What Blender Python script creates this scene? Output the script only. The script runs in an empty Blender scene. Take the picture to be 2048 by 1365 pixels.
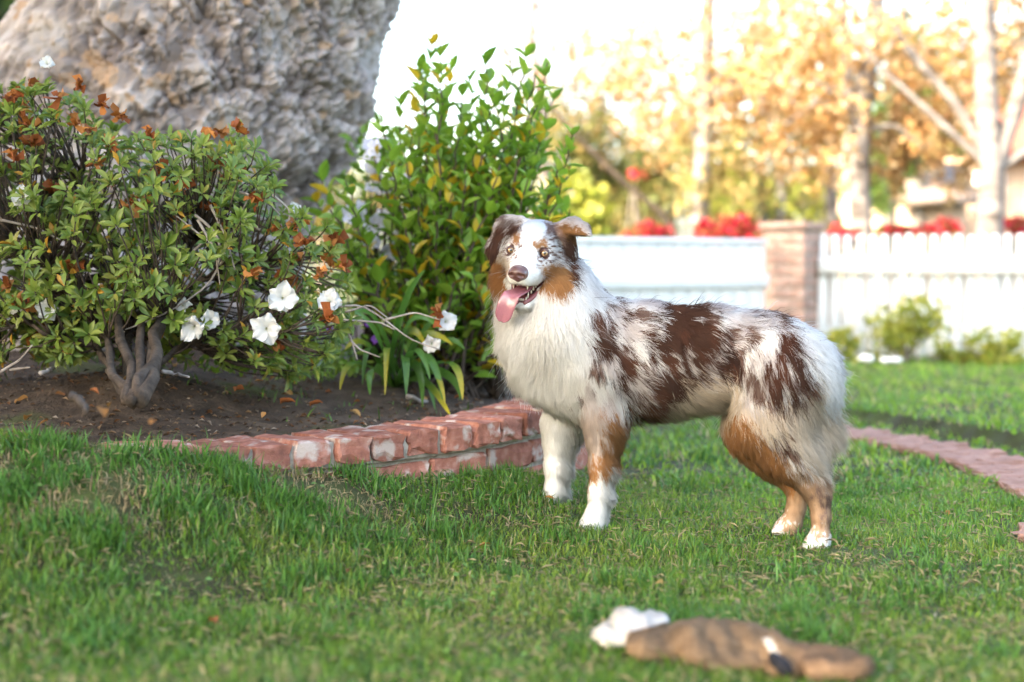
import bpy, math, random
import numpy as np
from mathutils import Vector, Matrix
from mathutils.kdtree import KDTree

rng = np.random.default_rng(7)
random.seed(7)
SC = bpy.context.scene
COL = SC.collection

# ------------------------------------------------------------------ camera
CAM_H = 0.67
FPX = 3000.0                       # focal length in pixels of a 2048 px wide frame
TH = math.atan((682.5 - 530.0) / FPX)   # the camera looks down a little
cam_d = bpy.data.cameras.new('camera')
cam_d.sensor_width = 36.0
cam_d.lens = FPX / 2048 * 36.0
cam_d.clip_start = 0.05
cam_d.clip_end = 2000.0
cam_d.dof.use_dof = True
cam_d.dof.focus_distance = 3.71
cam_d.dof.aperture_fstop = 1.7
cam = bpy.data.objects.new('camera', cam_d)
COL.objects.link(cam)
cam.location = (0, 0, CAM_H)
cam.rotation_euler = (math.pi / 2 - TH, 0, 0)
SC.camera = cam

# ------------------------------------------------------------------ sky and sun
SUN_DIR = Vector((-0.70, -0.50, 0.58)).normalized()      # towards the sun
world = bpy.data.worlds.new('World')
SC.world = world
world.use_nodes = True
wn = world.node_tree
wn.nodes.clear()
w_out = wn.nodes.new('ShaderNodeOutputWorld')
w_bg = wn.nodes.new('ShaderNodeBackground')
w_sky = wn.nodes.new('ShaderNodeTexSky')
w_sky.sky_type = 'NISHITA'
w_sky.sun_disc = False
w_sky.sun_elevation = math.asin(SUN_DIR.z)
w_sky.sun_rotation = math.atan2(SUN_DIR.x, SUN_DIR.y)
w_sky.air_density = 1.0
w_sky.dust_density = 4.0
w_sky.ozone_density = 1.0
w_bg.inputs['Strength'].default_value = 0.15
wn.links.new(w_sky.outputs[0], w_bg.inputs[0])
wn.links.new(w_bg.outputs[0], w_out.inputs[0])
sun_d = bpy.data.lights.new('sun', 'SUN')
sun_d.energy = 2.5
sun_d.angle = math.radians(0.53)
sun_d.color = (1.0, 0.90, 0.76)
sun = bpy.data.objects.new('sun', sun_d)
COL.objects.link(sun)
sun.rotation_euler = SUN_DIR.to_track_quat('Z', 'Y').to_euler()
sun.location = SUN_DIR * 60

vs = SC.view_settings
vs.view_transform = 'Standard'
vs.look = 'None'
vs.gamma = 1.0
vs.use_curve_mapping = False
vs.exposure = 3.18
vs.use_white_balance = True
vs.white_balance_temperature = 7050
vs.white_balance_tint = 8

cy = SC.cycles
cy.use_denoising = True
cy.denoiser = 'OPENIMAGEDENOISE'
cy.max_bounces = 6
cy.diffuse_bounces = 3
cy.glossy_bounces = 2
cy.transmission_bounces = 3
cy.transparent_max_bounces = 4
cy.use_adaptive_sampling = True
cy.adaptive_threshold = 0.012
cy.caustics_reflective = False
cy.caustics_refractive = False
SC.cycles_curves.shape = 'RIBBONS'
SC.cycles_curves.subdivisions = 2

# ------------------------------------------------------------------ geometry helpers
CT, ST = math.cos(TH), math.sin(TH)
CAMP = np.array([0, 0, CAM_H])


def W(px, py, Y):
    """the point at world depth Y that stands at pixel (px, py) of the 2048 px photograph"""
    u = (px - 1024.0) / FPX
    v = (682.5 - py) / FPX
    t = Y / (CT + v * ST)
    return np.array([u * t, Y, CAM_H + t * (v * CT - ST)])


def WZ(px, py, z):
    """the point at height z seen at pixel (px, py)"""
    u = (px - 1024.0) / FPX
    v = (682.5 - py) / FPX
    d = np.array([u, CT + v * ST, v * CT - ST])
    return CAMP + d * ((z - CAM_H) / d[2])


def project(p):
    q = np.asarray(p, float) - CAMP
    dep = q[..., 1] * CT - q[..., 2] * ST
    up = q[..., 1] * ST + q[..., 2] * CT
    return 1024 + FPX * q[..., 0] / dep, 682.5 - FPX * up / dep


def nrm(v):
    v = np.asarray(v, float)
    return v / np.maximum(np.linalg.norm(v, axis=-1, keepdims=True), 1e-9)


def sstep(a, b, x):
    t = np.clip((x - a) / (b - a), 0, 1)
    return t * t * (3 - 2 * t)


def _hash(ix, iy, iz, seed):
    h = (ix.astype(np.int64) * 374761393 + iy.astype(np.int64) * 668265263 + iz.astype(np.int64) * 2147483647 + seed * 1274126177) & 0xFFFFFFFF
    h = ((h ^ (h >> 13)) * 1274126177) & 0xFFFFFFFF
    h = h ^ (h >> 16)
    return (h & 0xFFFFFF) / float(0xFFFFFF)


def vnoise(p, seed=0):
    """smooth value noise 0..1 at points (N,3)"""
    p = np.asarray(p, float)
    i = np.floor(p).astype(np.int64)
    f = p - i
    f = f * f * (3 - 2 * f)
    r = 0
    for dx in (0, 1):
        for dy in (0, 1):
            for dz in (0, 1):
                w = (f[:, 0] if dx else 1 - f[:, 0]) * (f[:, 1] if dy else 1 - f[:, 1]) * (f[:, 2] if dz else 1 - f[:, 2])
                r = r + w * _hash(i[:, 0] + dx, i[:, 1] + dy, i[:, 2] + dz, seed)
    return r


def fbm(p, seed=0, oct=3):
    s, a, r = 0.0, 0.5, 0.0
    p = np.asarray(p, float)
    for k in range(oct):
        r = r + a * vnoise(p, seed + k)
        s += a
        a *= .5
        p = p * 2.03
    return r / s


def link(o, parent=None):
    COL.objects.link(o)
    if parent is not None:
        o.parent = parent
    return o


def tag(o, label=None, cat=None, group=None, kind=None):
    if label:
        o['label'] = label
    if cat:
        o['category'] = cat
    if group:
        o['group'] = group
    if kind:
        o['kind'] = kind
    return o


def empty(name, loc=(0, 0, 0), label=None, cat=None, group=None):
    o = bpy.data.objects.new(name, None)
    o.empty_display_size = 0.1
    COL.objects.link(o)
    o.location = loc
    return tag(o, label, cat, group)


def local(o, parent):
    """keep the mesh in world coordinates under a parent that stands elsewhere"""
    o.parent = parent
    o.matrix_parent_inverse = Matrix.Translation(-Vector(parent.location))
    return o


def mesh_np(name, v, tris=None, quads=None, col=None, smooth=False, normals=None):
    me = bpy.data.meshes.new(name)
    v = np.asarray(v, np.float32)
    nt = 0 if tris is None else len(tris)
    nq = 0 if quads is None else len(quads)
    loops = []
    if nt:
        loops.append(np.asarray(tris, np.int32).ravel())
    if nq:
        loops.append(np.asarray(quads, np.int32).ravel())
    loops = np.concatenate(loops)
    starts = np.concatenate([np.arange(nt) * 3, nt * 3 + np.arange(nq) * 4]).astype(np.int32)
    totals = np.concatenate([np.full(nt, 3), np.full(nq, 4)]).astype(np.int32)
    me.vertices.add(len(v))
    me.vertices.foreach_set('co', v.ravel())
    me.loops.add(len(loops))
    me.loops.foreach_set('vertex_index', loops)
    me.polygons.add(nt + nq)
    me.polygons.foreach_set('loop_start', starts)
    me.polygons.foreach_set('loop_total', totals)
    if smooth:
        me.polygons.foreach_set('use_smooth', np.ones(nt + nq, bool))
    me.update(calc_edges=True)
    if col is not None:
        c = np.ones((len(v), 4), np.float32)
        c[:, :3] = col
        at = me.attributes.new('col', 'FLOAT_COLOR', 'POINT')
        at.data.foreach_set('color', c.ravel())
    return me


def obj(name, me, mat, parent=None):
    o = bpy.data.objects.new(name, me)
    COL.objects.link(o)
    if mat is not None and len(me.materials) == 0:
        me.materials.append(mat)
    if parent is not None:
        local(o, parent)
    return o


class MB:
    """collects pieces of ONE part"""

    def __init__(s):
        s.v, s.t, s.q, s.c, s.n = [], [], [], [], 0

    def add(s, v, tris=None, quads=None, col=None):
        v = np.asarray(v, float)
        s.v.append(v)
        if tris is not None and len(tris):
            s.t.append(np.asarray(tris) + s.n)
        if quads is not None and len(quads):
            s.q.append(np.asarray(quads) + s.n)
        if col is not None:
            s.c.append(np.broadcast_to(np.asarray(col, float), (len(v), 3)))
        s.n += len(v)

    def mesh(s, name, smooth=False):
        return mesh_np(name, np.concatenate(s.v), np.concatenate(s.t) if s.t else None,
                       np.concatenate(s.q) if s.q else None,
                       np.concatenate(s.c) if s.c else None, smooth)

    def build(s, name, mat, parent=None, smooth=False):
        return obj(name, s.mesh(name, smooth), mat, parent)

    def tube(s, pts, rad, seg=8, col=None, rough=0.0, seed=0):
        pts = np.asarray(pts, float)
        n = len(pts)
        rad = np.broadcast_to(np.asarray(rad, float), (n,))
        tan = nrm(np.gradient(pts, axis=0))
        ref = np.array([0.13, 0.27, 0.95]) if abs(tan[:, 2]).mean() < .8 else np.array([0.95, 0.3, 0.1])
        e1 = nrm(np.cross(tan, ref))
        e2 = np.cross(tan, e1)
        an = np.linspace(0, 2 * np.pi, seg, endpoint=False)
        ring = e1[:, None, :] * np.cos(an)[None, :, None] + e2[:, None, :] * np.sin(an)[None, :, None]
        r = rad[:, None, None]
        v = pts[:, None, :] + ring * r
        if rough:
            nz = vnoise(v.reshape(-1, 3) * (1.2 / max(rad.max(), 1e-4)), seed).reshape(n, seg, 1) - .5
            v = v + ring * nz * r * rough
        v = v.reshape(-1, 3)
        i = np.arange(n - 1)[:, None] * seg
        j = np.arange(seg)[None, :]
        q = np.stack([i + j, i + (j + 1) % seg, i + seg + (j + 1) % seg, i + seg + j], -1).reshape(-1, 4)
        v = np.concatenate([v, pts[[0, -1]]])
        c0, c1 = n * seg, n * seg + 1
        jj = np.arange(seg)
        t = np.concatenate([np.stack([np.full(seg, c0), (jj + 1) % seg, jj], -1),
                            np.stack([np.full(seg, c1), (n - 1) * seg + jj, (n - 1) * seg + (jj + 1) % seg], -1)])
        s.add(v, t, q, col)

    def box(s, c, size, ax=None, col=None, bev=0.0):
        """box at centre c, axes rows of ax; bev > 0 cuts the edges"""
        h = np.asarray(size, float) / 2
        ax = np.eye(3) if ax is None else np.asarray(ax, float)
        v, q, t = chamfer_box(h, bev)
        s.add(np.asarray(c, float) + v @ ax, t, q, col)


def chamfer_box(h, b):
    if b <= 0:
        v = np.array([[x, y, z] for x in (-1, 1) for y in (-1, 1) for z in (-1, 1)], float) * h
        q = [[0, 1, 3, 2], [4, 6, 7, 5], [0, 4, 5, 1], [2, 3, 7, 6], [0, 2, 6, 4], [1, 5, 7, 3]]
        return v, np.array(q), None
    vs_, idx = [], {}
    for x in (-1, 1):
        for y in (-1, 1):
            for z in (-1, 1):
                for k in range(3):
                    p = np.array([x, y, z], float) * h
                    for m in range(3):
                        if m != k:
                            p[m] -= (x, y, z)[m] * b
                    idx[(x, y, z, k)] = len(vs_)
                    vs_.append(p)
    q, t = [], []
    for k in range(3):
        a, b_ = [m for m in range(3) if m != k]
        for sg in (-1, 1):
            f = []
            for (u, w) in ((-1, -1), (1, -1), (1, 1), (-1, 1)):
                c = [0, 0, 0]
                c[k], c[a], c[b_] = sg, u, w
                f.append(idx[(c[0], c[1], c[2], k)])
            q.append(f)
    for k in range(3):                # bevel strips along axis k
        a, b_ = [m for m in range(3) if m != k]
        for u in (-1, 1):
            for w in (-1, 1):
                f = []
                for (sg, kk) in ((-1, a), (1, a), (1, b_), (-1, b_)):
                    c = [0, 0, 0]
                    c[k], c[a], c[b_] = sg, u, w
                    f.append(idx[(c[0], c[1], c[2], kk)])
                q.append(f)
    for x in (-1, 1):
        for y in (-1, 1):
            for z in (-1, 1):
                t.append([idx[(x, y, z, k)] for k in range(3)])
    v = np.array(vs_)
    # orient outwards
    Q = []
    for f in q:
        n = np.cross(v[f[1]] - v[f[0]], v[f[2]] - v[f[0]])
        Q.append(f if n @ v[f].mean(0) > 0 else f[::-1])
    T = []
    for f in t:
        n = np.cross(v[f[1]] - v[f[0]], v[f[2]] - v[f[0]])
        T.append(f if n @ v[f].mean(0) > 0 else f[::-1])
    return v, np.array(Q), np.array(T)


# ------------------------------------------------------------------ materials
def new_mat(name):
    m = bpy.data.materials.new(name)
    m.use_nodes = True
    nt = m.node_tree
    for n in list(nt.nodes):
        nt.nodes.remove(n)
    out = nt.nodes.new('ShaderNodeOutputMaterial')
    return m, nt, out


def node(nt, kind, **kw):
    n = nt.nodes.new(kind)
    for k, v in kw.items():
        setattr(n, k, v)
    return n


def leaf_mat(name, trans=0.35, rough=0.4, spec=0.4, vary=0.25):
    """colour comes from the leaf itself (attribute col), light passes through it"""
    m, nt, out = new_mat(name)
    at = node(nt, 'ShaderNodeAttribute', attribute_name='col')
    no = node(nt, 'ShaderNodeTexNoise')
    no.inputs['Scale'].default_value = 60
    hs = node(nt, 'ShaderNodeHueSaturation')
    mp = node(nt, 'ShaderNodeMapRange')
    mp.inputs['To Min'].default_value = 1 - vary
    mp.inputs['To Max'].default_value = 1 + vary
    tc = node(nt, 'ShaderNodeTexCoord')
    nt.links.new(tc.outputs['Object'], no.inputs['Vector'])
    nt.links.new(no.outputs['Fac'], mp.inputs['Value'])
    nt.links.new(at.outputs['Color'], hs.inputs['Color'])
    nt.links.new(mp.outputs[0], hs.inputs['Value'])
    p = node(nt, 'ShaderNodeBsdfPrincipled')
    p.inputs['Roughness'].default_value = rough
    p.inputs['Specular IOR Level'].default_value = spec
    tr = node(nt, 'ShaderNodeBsdfTranslucent')
    mx = node(nt, 'ShaderNodeMixShader')
    mx.inputs[0].default_value = trans
    nt.links.new(hs.outputs[0], p.inputs['Base Color'])
    nt.links.new(hs.outputs[0], tr.inputs['Color'])
    nt.links.new(p.outputs[0], mx.inputs[1])
    nt.links.new(tr.outputs[0], mx.inputs[2])
    nt.links.new(mx.outputs[0], out.inputs[0])
    return m


def noise_mat(name, ramp, scale=8.0, rough=0.85, spec=0.25, bump=0.3, bscale=60.0, detail=6.0, stretch=(1, 1, 1), objrand=0.0, bdist=0.01, second=None):
    """ramp: list of (pos, rgb); optional second = (scale, lo, hi, rgb) blotches; objrand varies the value from object to object"""
    m, nt, out = new_mat(name)
    tc = node(nt, 'ShaderNodeTexCoord')
    mp = node(nt, 'ShaderNodeMapping')
    mp.inputs['Scale'].default_value = stretch
    nt.links.new(tc.outputs['Object'], mp.inputs['Vector'])
    vec = mp.outputs[0]
    oi = None
    if objrand:
        oi = node(nt, 'ShaderNodeObjectInfo')
        ad = node(nt, 'ShaderNodeVectorMath', operation='ADD')
        sc = node(nt, 'ShaderNodeVectorMath', operation='SCALE')
        cx = node(nt, 'ShaderNodeCombineXYZ')
        for k in range(3):
            nt.links.new(oi.outputs['Random'], cx.inputs[k])
        nt.links.new(cx.outputs[0], sc.inputs[0])
        sc.inputs['Scale'].default_value = 37.0
        nt.links.new(vec, ad.inputs[0])
        nt.links.new(sc.outputs[0], ad.inputs[1])
        vec = ad.outputs[0]
    n1 = node(nt, 'ShaderNodeTexNoise')
    n1.inputs['Scale'].default_value = scale
    n1.inputs['Detail'].default_value = detail
    nt.links.new(vec, n1.inputs['Vector'])
    cr = node(nt, 'ShaderNodeValToRGB')
    els = cr.color_ramp.elements
    while len(els) > len(ramp):
        els.remove(els[-1])
    while len(els) < len(ramp):
        els.new(.5)
    for e, (pos, c) in zip(els, ramp):
        e.position = pos
        e.color = (*c, 1)
    nt.links.new(n1.outputs['Fac'], cr.inputs[0])
    colr = cr.outputs[0]
    if second:
        s_, lo, hi, c2 = second
        n3 = node(nt, 'ShaderNodeTexNoise')
        n3.inputs['Scale'].default_value = s_
        n3.inputs['Detail'].default_value = 5
        nt.links.new(vec, n3.inputs['Vector'])
        mr = node(nt, 'ShaderNodeMapRange')
        mr.inputs['From Min'].default_value = lo
        mr.inputs['From Max'].default_value = hi
        nt.links.new(n3.outputs['Fac'], mr.inputs['Value'])
        mx = node(nt, 'ShaderNodeMix', data_type='RGBA')
        nt.links.new(mr.outputs[0], mx.inputs[0])
        nt.links.new(colr, mx.inputs[6])
        mx.inputs[7].default_value = (*c2, 1)
        colr = mx.outputs[2]
    if objrand:
        hs = node(nt, 'ShaderNodeHueSaturation')
        m2 = node(nt, 'ShaderNodeMapRange')
        m2.inputs['To Min'].default_value = 1 - objrand
        m2.inputs['To Max'].default_value = 1 + objrand
        nt.links.new(oi.outputs['Random'], m2.inputs['Value'])
        nt.links.new(m2.outputs[0], hs.inputs['Value'])
        nt.links.new(colr, hs.inputs['Color'])
        colr = hs.outputs[0]
    p = node(nt, 'ShaderNodeBsdfPrincipled')
    p.inputs['Roughness'].default_value = rough
    p.inputs['Specular IOR Level'].default_value = spec
    nt.links.new(colr, p.inputs['Base Color'])
    if bump:
        n2 = node(nt, 'ShaderNodeTexNoise')
        n2.inputs['Scale'].default_value = bscale
        n2.inputs['Detail'].default_value = 5
        nt.links.new(vec, n2.inputs['Vector'])
        b = node(nt, 'ShaderNodeBump')
        b.inputs['Strength'].default_value = bump
        b.inputs['Distance'].default_value = bdist
        nt.links.new(n2.outputs['Fac'], b.inputs['Height'])
        nt.links.new(b.outputs[0], p.inputs['Normal'])
    nt.links.new(p.outputs[0], out.inputs[0])
    return m


def attr_mat(name, rough=0.6, spec=0.3, sss=0.0, coat=0.0, bump=0.0, bscale=400.0):
    m, nt, out = new_mat(name)
    at = node(nt, 'ShaderNodeAttribute', attribute_name='col')
    p = node(nt, 'ShaderNodeBsdfPrincipled')
    p.inputs['Roughness'].default_value = rough
    p.inputs['Specular IOR Level'].default_value = spec
    p.inputs['Coat Weight'].default_value = coat
    p.inputs['Coat Roughness'].default_value = 0.15
    if sss:
        p.inputs['Subsurface Weight'].default_value = sss
        p.inputs['Subsurface Scale'].default_value = 0.006
    nt.links.new(at.outputs['Color'], p.inputs['Base Color'])
    if bump:
        tc = node(nt, 'ShaderNodeTexCoord')
        n2 = node(nt, 'ShaderNodeTexNoise')
        n2.inputs['Scale'].default_value = bscale
        nt.links.new(tc.outputs['Object'], n2.inputs['Vector'])
        b = node(nt, 'ShaderNodeBump')
        b.inputs['Strength'].default_value = bump
        b.inputs['Distance'].default_value = 0.002
        nt.links.new(n2.outputs['Fac'], b.inputs['Height'])
        nt.links.new(b.outputs[0], p.inputs['Normal'])
    nt.links.new(p.outputs[0], out.inputs[0])
    return m


def fur_mat(name):
    """hair strands: colour and the lie of the coat are stored on each strand"""
    m, nt, out = new_mat(name)
    at = node(nt, 'ShaderNodeAttribute', attribute_name='col')
    an = node(nt, 'ShaderNodeAttribute', attribute_name='lie')
    df = node(nt, 'ShaderNodeBsdfDiffuse')
    nt.links.new(at.outputs['Color'], df.inputs['Color'])
    nt.links.new(an.outputs['Vector'], df.inputs['Normal'])
    d2 = node(nt, 'ShaderNodeBsdfTranslucent')
    nt.links.new(at.outputs['Color'], d2.inputs['Color'])
    nt.links.new(an.outputs['Vector'], d2.inputs['Normal'])
    hr = node(nt, 'ShaderNodeBsdfHair', component='Reflection')
    hr.inputs['RoughnessU'].default_value = 0.35
    hr.inputs['RoughnessV'].default_value = 0.6
    hr.inputs['Color'].default_value = (0.8, 0.78, 0.75, 1)
    m0 = node(nt, 'ShaderNodeMixShader')
    m0.inputs[0].default_value = 0.22
    nt.links.new(df.outputs[0], m0.inputs[1])
    nt.links.new(d2.outputs[0], m0.inputs[2])
    m1 = node(nt, 'ShaderNodeMixShader')
    m1.inputs[0].default_value = 0.022
    nt.links.new(m0.outputs[0], m1.inputs[1])
    nt.links.new(hr.outputs[0], m1.inputs[2])
    nt.links.new(m1.outputs[0], out.inputs[0])
    return m


MAT_LEAF = leaf_mat('leaf', trans=0.42, rough=0.38, spec=0.5)
MAT_FARLEAF = leaf_mat('far_leaf', trans=0.45, rough=0.5, spec=0.3, vary=0.1)
MAT_GRASS = leaf_mat('grass_blade', trans=0.35, rough=0.45, spec=0.35, vary=0.15)
MAT_PETAL = leaf_mat('petal', trans=0.3, rough=0.6, spec=0.2, vary=0.03)
MAT_ATTR = attr_mat('painted', rough=0.6)
MAT_BARK = noise_mat('twig_bark', [(0.3, (0.032, 0.023, 0.017)), (0.7, (0.095, 0.070, 0.052))], scale=30, bump=0.5, bscale=120)
MAT_DEADTWIG = noise_mat('dead_twig', [(0.3, (0.22, 0.18, 0.15)), (0.7, (0.42, 0.37, 0.33))], scale=30, bump=0.3, bscale=150)
MAT_BRICK = noise_mat('old_brick', [(0.25, (0.20, 0.085, 0.063)), (0.5, (0.34, 0.140, 0.100)), (0.75, (0.46, 0.24, 0.185))],
                      scale=34, rough=1.0, spec=0.08, bump=0.9, bscale=260, objrand=0.26, bdist=0.004, detail=12, second=(15.0, 0.555, 0.65, (0.50, 0.41, 0.36)))
MAT_PALEBRICK = noise_mat('pale_brick', [(0.25, (0.30, 0.17, 0.13)), (0.5, (0.45, 0.29, 0.23)), (0.75, (0.55, 0.40, 0.34))], scale=20, rough=0.95, spec=0.1, bump=0.6, bscale=120, objrand=0.15)
MAT_PATHBRICK = noise_mat('dusty_brick', [(0.25, (0.26, 0.15, 0.115)), (0.5, (0.34, 0.20, 0.16)), (0.75, (0.40, 0.26, 0.21))], scale=26, rough=1.0, spec=0.05, bump=0.6, bscale=200, objrand=0.10)
MAT_MORTAR = noise_mat('mortar', [(0.3, (0.22, 0.19, 0.15)), (0.7, (0.42, 0.38, 0.32))], scale=40, bump=0.7, bscale=160, bdist=0.006)
MAT_SOIL = noise_mat('soil', [(0.25, (0.030, 0.020, 0.013)), (0.5, (0.075, 0.050, 0.034)), (0.8, (0.15, 0.105, 0.072))], scale=14, bump=0.9,
                     bscale=90, bdist=0.015, detail=10, second=(3.2, 0.60, 0.74, (0.085, 0.10, 0.022)))
MAT_TURF = noise_mat('turf_soil', [(0.3, (0.035, 0.028, 0.014)), (0.6, (0.06, 0.075, 0.018)), (0.8, (0.10, 0.12, 0.03))], scale=5, bump=0.8, bscale=120, bdist=0.01)
MAT_WHITEPAINT = noise_mat('white_paint', [(0.3, (0.72, 0.72, 0.70)), (0.7, (0.80, 0.80, 0.79))], scale=6, rough=0.5, bump=0.1, bscale=40)
MAT_FUR = fur_mat('fur')
# ------------------------------------------------------------------ lie of the land
# front face of the low brick wall: steps of one brick
wx, wy, wz = [-0.609], [3.50], [0.246]
for k, hd in enumerate((38, 39, 40, 41, 43, 46, 50, 54, 58, 62, 66, 70, 74, 78, 82)):
    wx.append(wx[-1] + .112 * math.cos(math.radians(hd)))
    wy.append(wy[-1] + .112 * math.sin(math.radians(hd)))
    wz.append(0.246 + max(0, k - 3) * 0.003)
pre = [(-0.609, 3.50, 0.246)]
for hd in (33, 27, 21):
    x, y, z = pre[0]
    pre.insert(0, (x - .112 * math.cos(math.radians(hd)), y - .112 * math.sin(math.radians(hd)), z + 0.001))
WALL = np.array(pre[:-1] + list(zip(wx, wy, wz)))
BED_FRONT = np.concatenate([[[-9.0, 3.3]], [[-2.2, 3.42]], [[-1.5, 3.40]], WALL[:, :2], [[0.42, 5.6], [0.5, 6.6]]])
BED_POLY = np.concatenate([BED_FRONT, [[0.45, 7.6], [-9.0, 8.5]]])


def in_poly(x, y, poly):
    r = np.zeros(x.shape, bool)
    n = len(poly)
    for i in range(n):
        x1, y1 = poly[i]
        x2, y2 = poly[(i + 1) % n]
        c = ((y1 > y) != (y2 > y)) & (x < (x2 - x1) * (y - y1) / (y2 - y1 + 1e-12) + x1)
        r ^= c
    return r


def dist_line(x, y, line):
    d = np.full(x.shape, 1e9)
    for i in range(len(line) - 1):
        a, b = line[i], line[i + 1]
        ab = b - a
        t = np.clip(((x - a[0]) * ab[0] + (y - a[1]) * ab[1]) / (ab @ ab), 0, 1)
        d = np.minimum(d, np.hypot(x - a[0] - t * ab[0], y - a[1] - t * ab[1]))
    return d


# brick path: front edge and back edge
PATH_F = np.array([[1.02, 6.25], [1.265, 5.68], [1.361, 5.41], [1.444, 5.144], [1.468, 4.79], [1.455, 4.48], [1.43, 4.236], [1.43, 4.05], [1.37, 3.86], [1.245, 3.70], [1.235, 3.6], [1.26, 3.4], [1.3, 3.1]])
PATH_B = np.array([[1.12, 6.60], [1.40, 6.02], [1.53, 5.78], [1.64, 5.45], [1.74, 5.10], [1.79, 4.80], [1.79, 4.45], [1.74, 4.08], [1.64, 3.78], [1.52, 3.5], [1.40, 3.25], [1.25, 2.95]])
PATH_POLY = np.concatenate([PATH_F, PATH_B[::-1]])


def H(x, y):
    """height of the lawn"""
    x = np.asarray(x, float)
    y = np.asarray(y, float)
    d = dist_line(x, y, BED_FRONT)
    inside = in_poly(x, y, BED_POLY)
    bank = np.interp(x, [-2.0, -1.2, -.83, -.70, -.57, -.25, 0.0, 0.3, 0.8], [.31, .284, .254, .222, .176, .128, .100, .03, .0])
    wd = np.interp(x, [-1.5, -.6, 0.0], [.62, .42, .30])
    h = bank * np.exp(-(np.where(inside, 0, d) / wd) ** 2)
    far = in_poly(x, y, PATH_POLY)
    beyond = ((x - 1.2) * 0.93 + (y - 5.9) * 0.36 > 0.45) | ((y > 6.4) & (x > 0.9)) | (x > 1.85)
    dpb = dist_line(x, y, PATH_B)
    h = h + np.where(beyond & ~far, 0.05 * sstep(0.0, 0.12, dpb), 0)
    nz = vnoise(np.stack([x * 2.1, y * 2.1, x * 0], -1).reshape(-1, 3), 3).reshape(x.shape) - .5
    h = h + nz * 0.02 * (1 - np.where(far, .8, 0))
    h = np.where(inside, h - 0.14, h)
    return h


def zsoil(x, y):
    d = dist_line(x, y, BED_FRONT)
    ins = in_poly(x, y, BED_POLY)
    p = np.stack([x, y, x * 0], -1).reshape(-1, 3)
    nz = (fbm(p * 3.0, 11, 3).reshape(x.shape) - .5) * .05 + (fbm(p * 22.0, 15, 3).reshape(x.shape) - .5) * .022
    left = sstep(-.75, -1.1, x)
    z = .212 + left * .02 + .115 * np.clip(d - .2, 0, 1.3) + nz * np.clip(d / .15, .3, 1)
    mound = 0.055 * np.exp(-((x + 1.05) ** 2 + (y - 4.25) ** 2) / .06)
    wallside = (x > WALL[0, 0] + .02)
    z = np.where(wallside, z - .25 * np.clip(1 - d / .15, 0, 1), z)
    return np.where(ins, z + mound, H(x, y) - np.where(wallside, .2, .03) - .3 * np.clip(d, 0, .2))


def grid_mesh(name, xs, ys, zf, mat, keep=None):
    X, Y = np.meshgrid(xs, ys, indexing='ij')
    Z = zf(X, Y)
    n, m = X.shape
    i = np.arange(n - 1)[:, None] * m
    j = np.arange(m - 1)[None, :]
    q = np.stack([i + j, i + m + j, i + m + j + 1, i + j + 1], -1).reshape(-1, 4)
    v = np.stack([X, Y, Z], -1).reshape(-1, 3)
    if keep is not None:
        c = v[q].mean(1)
        q = q[keep(c[:, 0], c[:, 1])]
        u, inv = np.unique(q, return_inverse=True)
        v, q = v[u], inv.reshape(-1, 4)
    return obj(name, mesh_np(name, v, quads=q, smooth=True), mat)


xs = np.concatenate([[-400, -150, -60, -25, -12, -7, -4.5], np.arange(-3.2, 4.0, 0.06), [4.3, 5, 6.5, 9, 14, 25, 60, 150, 400]])
ys = np.concatenate([[-60, -25, -10, -4, -1, 0.5, 1.3], np.arange(1.8, 7.5, 0.06), np.arange(7.6, 12, .25), [14, 18, 25, 40, 80, 200, 900]])
lawn = tag(grid_mesh('lawn', xs, ys, H, MAT_TURF), kind='structure')
bed = tag(grid_mesh('soil_bed', np.arange(-4.0, 0.9, 0.028), np.arange(3.2, 8.4, 0.028), zsoil, MAT_SOIL,
                    keep=lambda x, y: in_poly(x, y, BED_POLY) | (dist_line(x, y, BED_FRONT) < .08)), kind='structure')

# ------------------------------------------------------------------ low brick wall round the bed
WBASE = Vector((-0.3, 3.8, 0.0))
wall = empty('brick_garden_wall', WBASE, 'low curved wall of weathered red bricks edging the planting bed', 'garden wall')


def wobble_brick(size, seed, bev=0.005):
    """one worn brick: bevelled box with uneven faces and corners"""
    r = np.random.default_rng(seed)
    h = np.array(size) / 2
    v, q, t = chamfer_box(h, bev)
    # subdivide once so the edges can be chipped
    vv, qq = [], []
    me = bpy.data.meshes.new('tmp')
    me.from_pydata([tuple(p) for p in v], [], [list(map(int, f)) for f in q] + [list(map(int, f)) for f in t])
    import bmesh
    bm = bmesh.new()
    bm.from_mesh(me)
    bmesh.ops.subdivide_edges(bm, edges=[e for e in bm.edges if e.calc_length() > .03], cuts=2, use_grid_fill=True)
    bmesh.ops.triangulate(bm, faces=bm.faces[:])
    for p in bm.verts:
        co = np.array(p.co)
        edge = (np.abs(co) > h - .012).sum()
        amt = .0010 + (.0022 if edge >= 2 else 0)
        p.co = co + (r.random(3) - .5) * 2 * amt - np.sign(co) * (r.random() ** 4) * (.007 if edge >= 2 else 0)
    bm.to_mesh(me)
    bm.free()
    return me


HEADERS = [wobble_brick((0.100, 0.215, 0.066), 100 + k) for k in range(7)]
STRETCH = [wobble_brick((0.205, 0.095, 0.066), 200 + k) for k in range(5)]
for me in HEADERS + STRETCH:
    me.materials.append(MAT_BRICK)
rb = random.Random(5)


def put(name, me, loc, yaw, parent, tilt=(0, 0)):
    o = bpy.data.objects.new(name, me)
    COL.objects.link(o)
    o.parent = parent
    o.location = Vector(loc) - Vector(parent.location)
    o.rotation_euler = (tilt[0], tilt[1], yaw)
    return o


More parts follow.
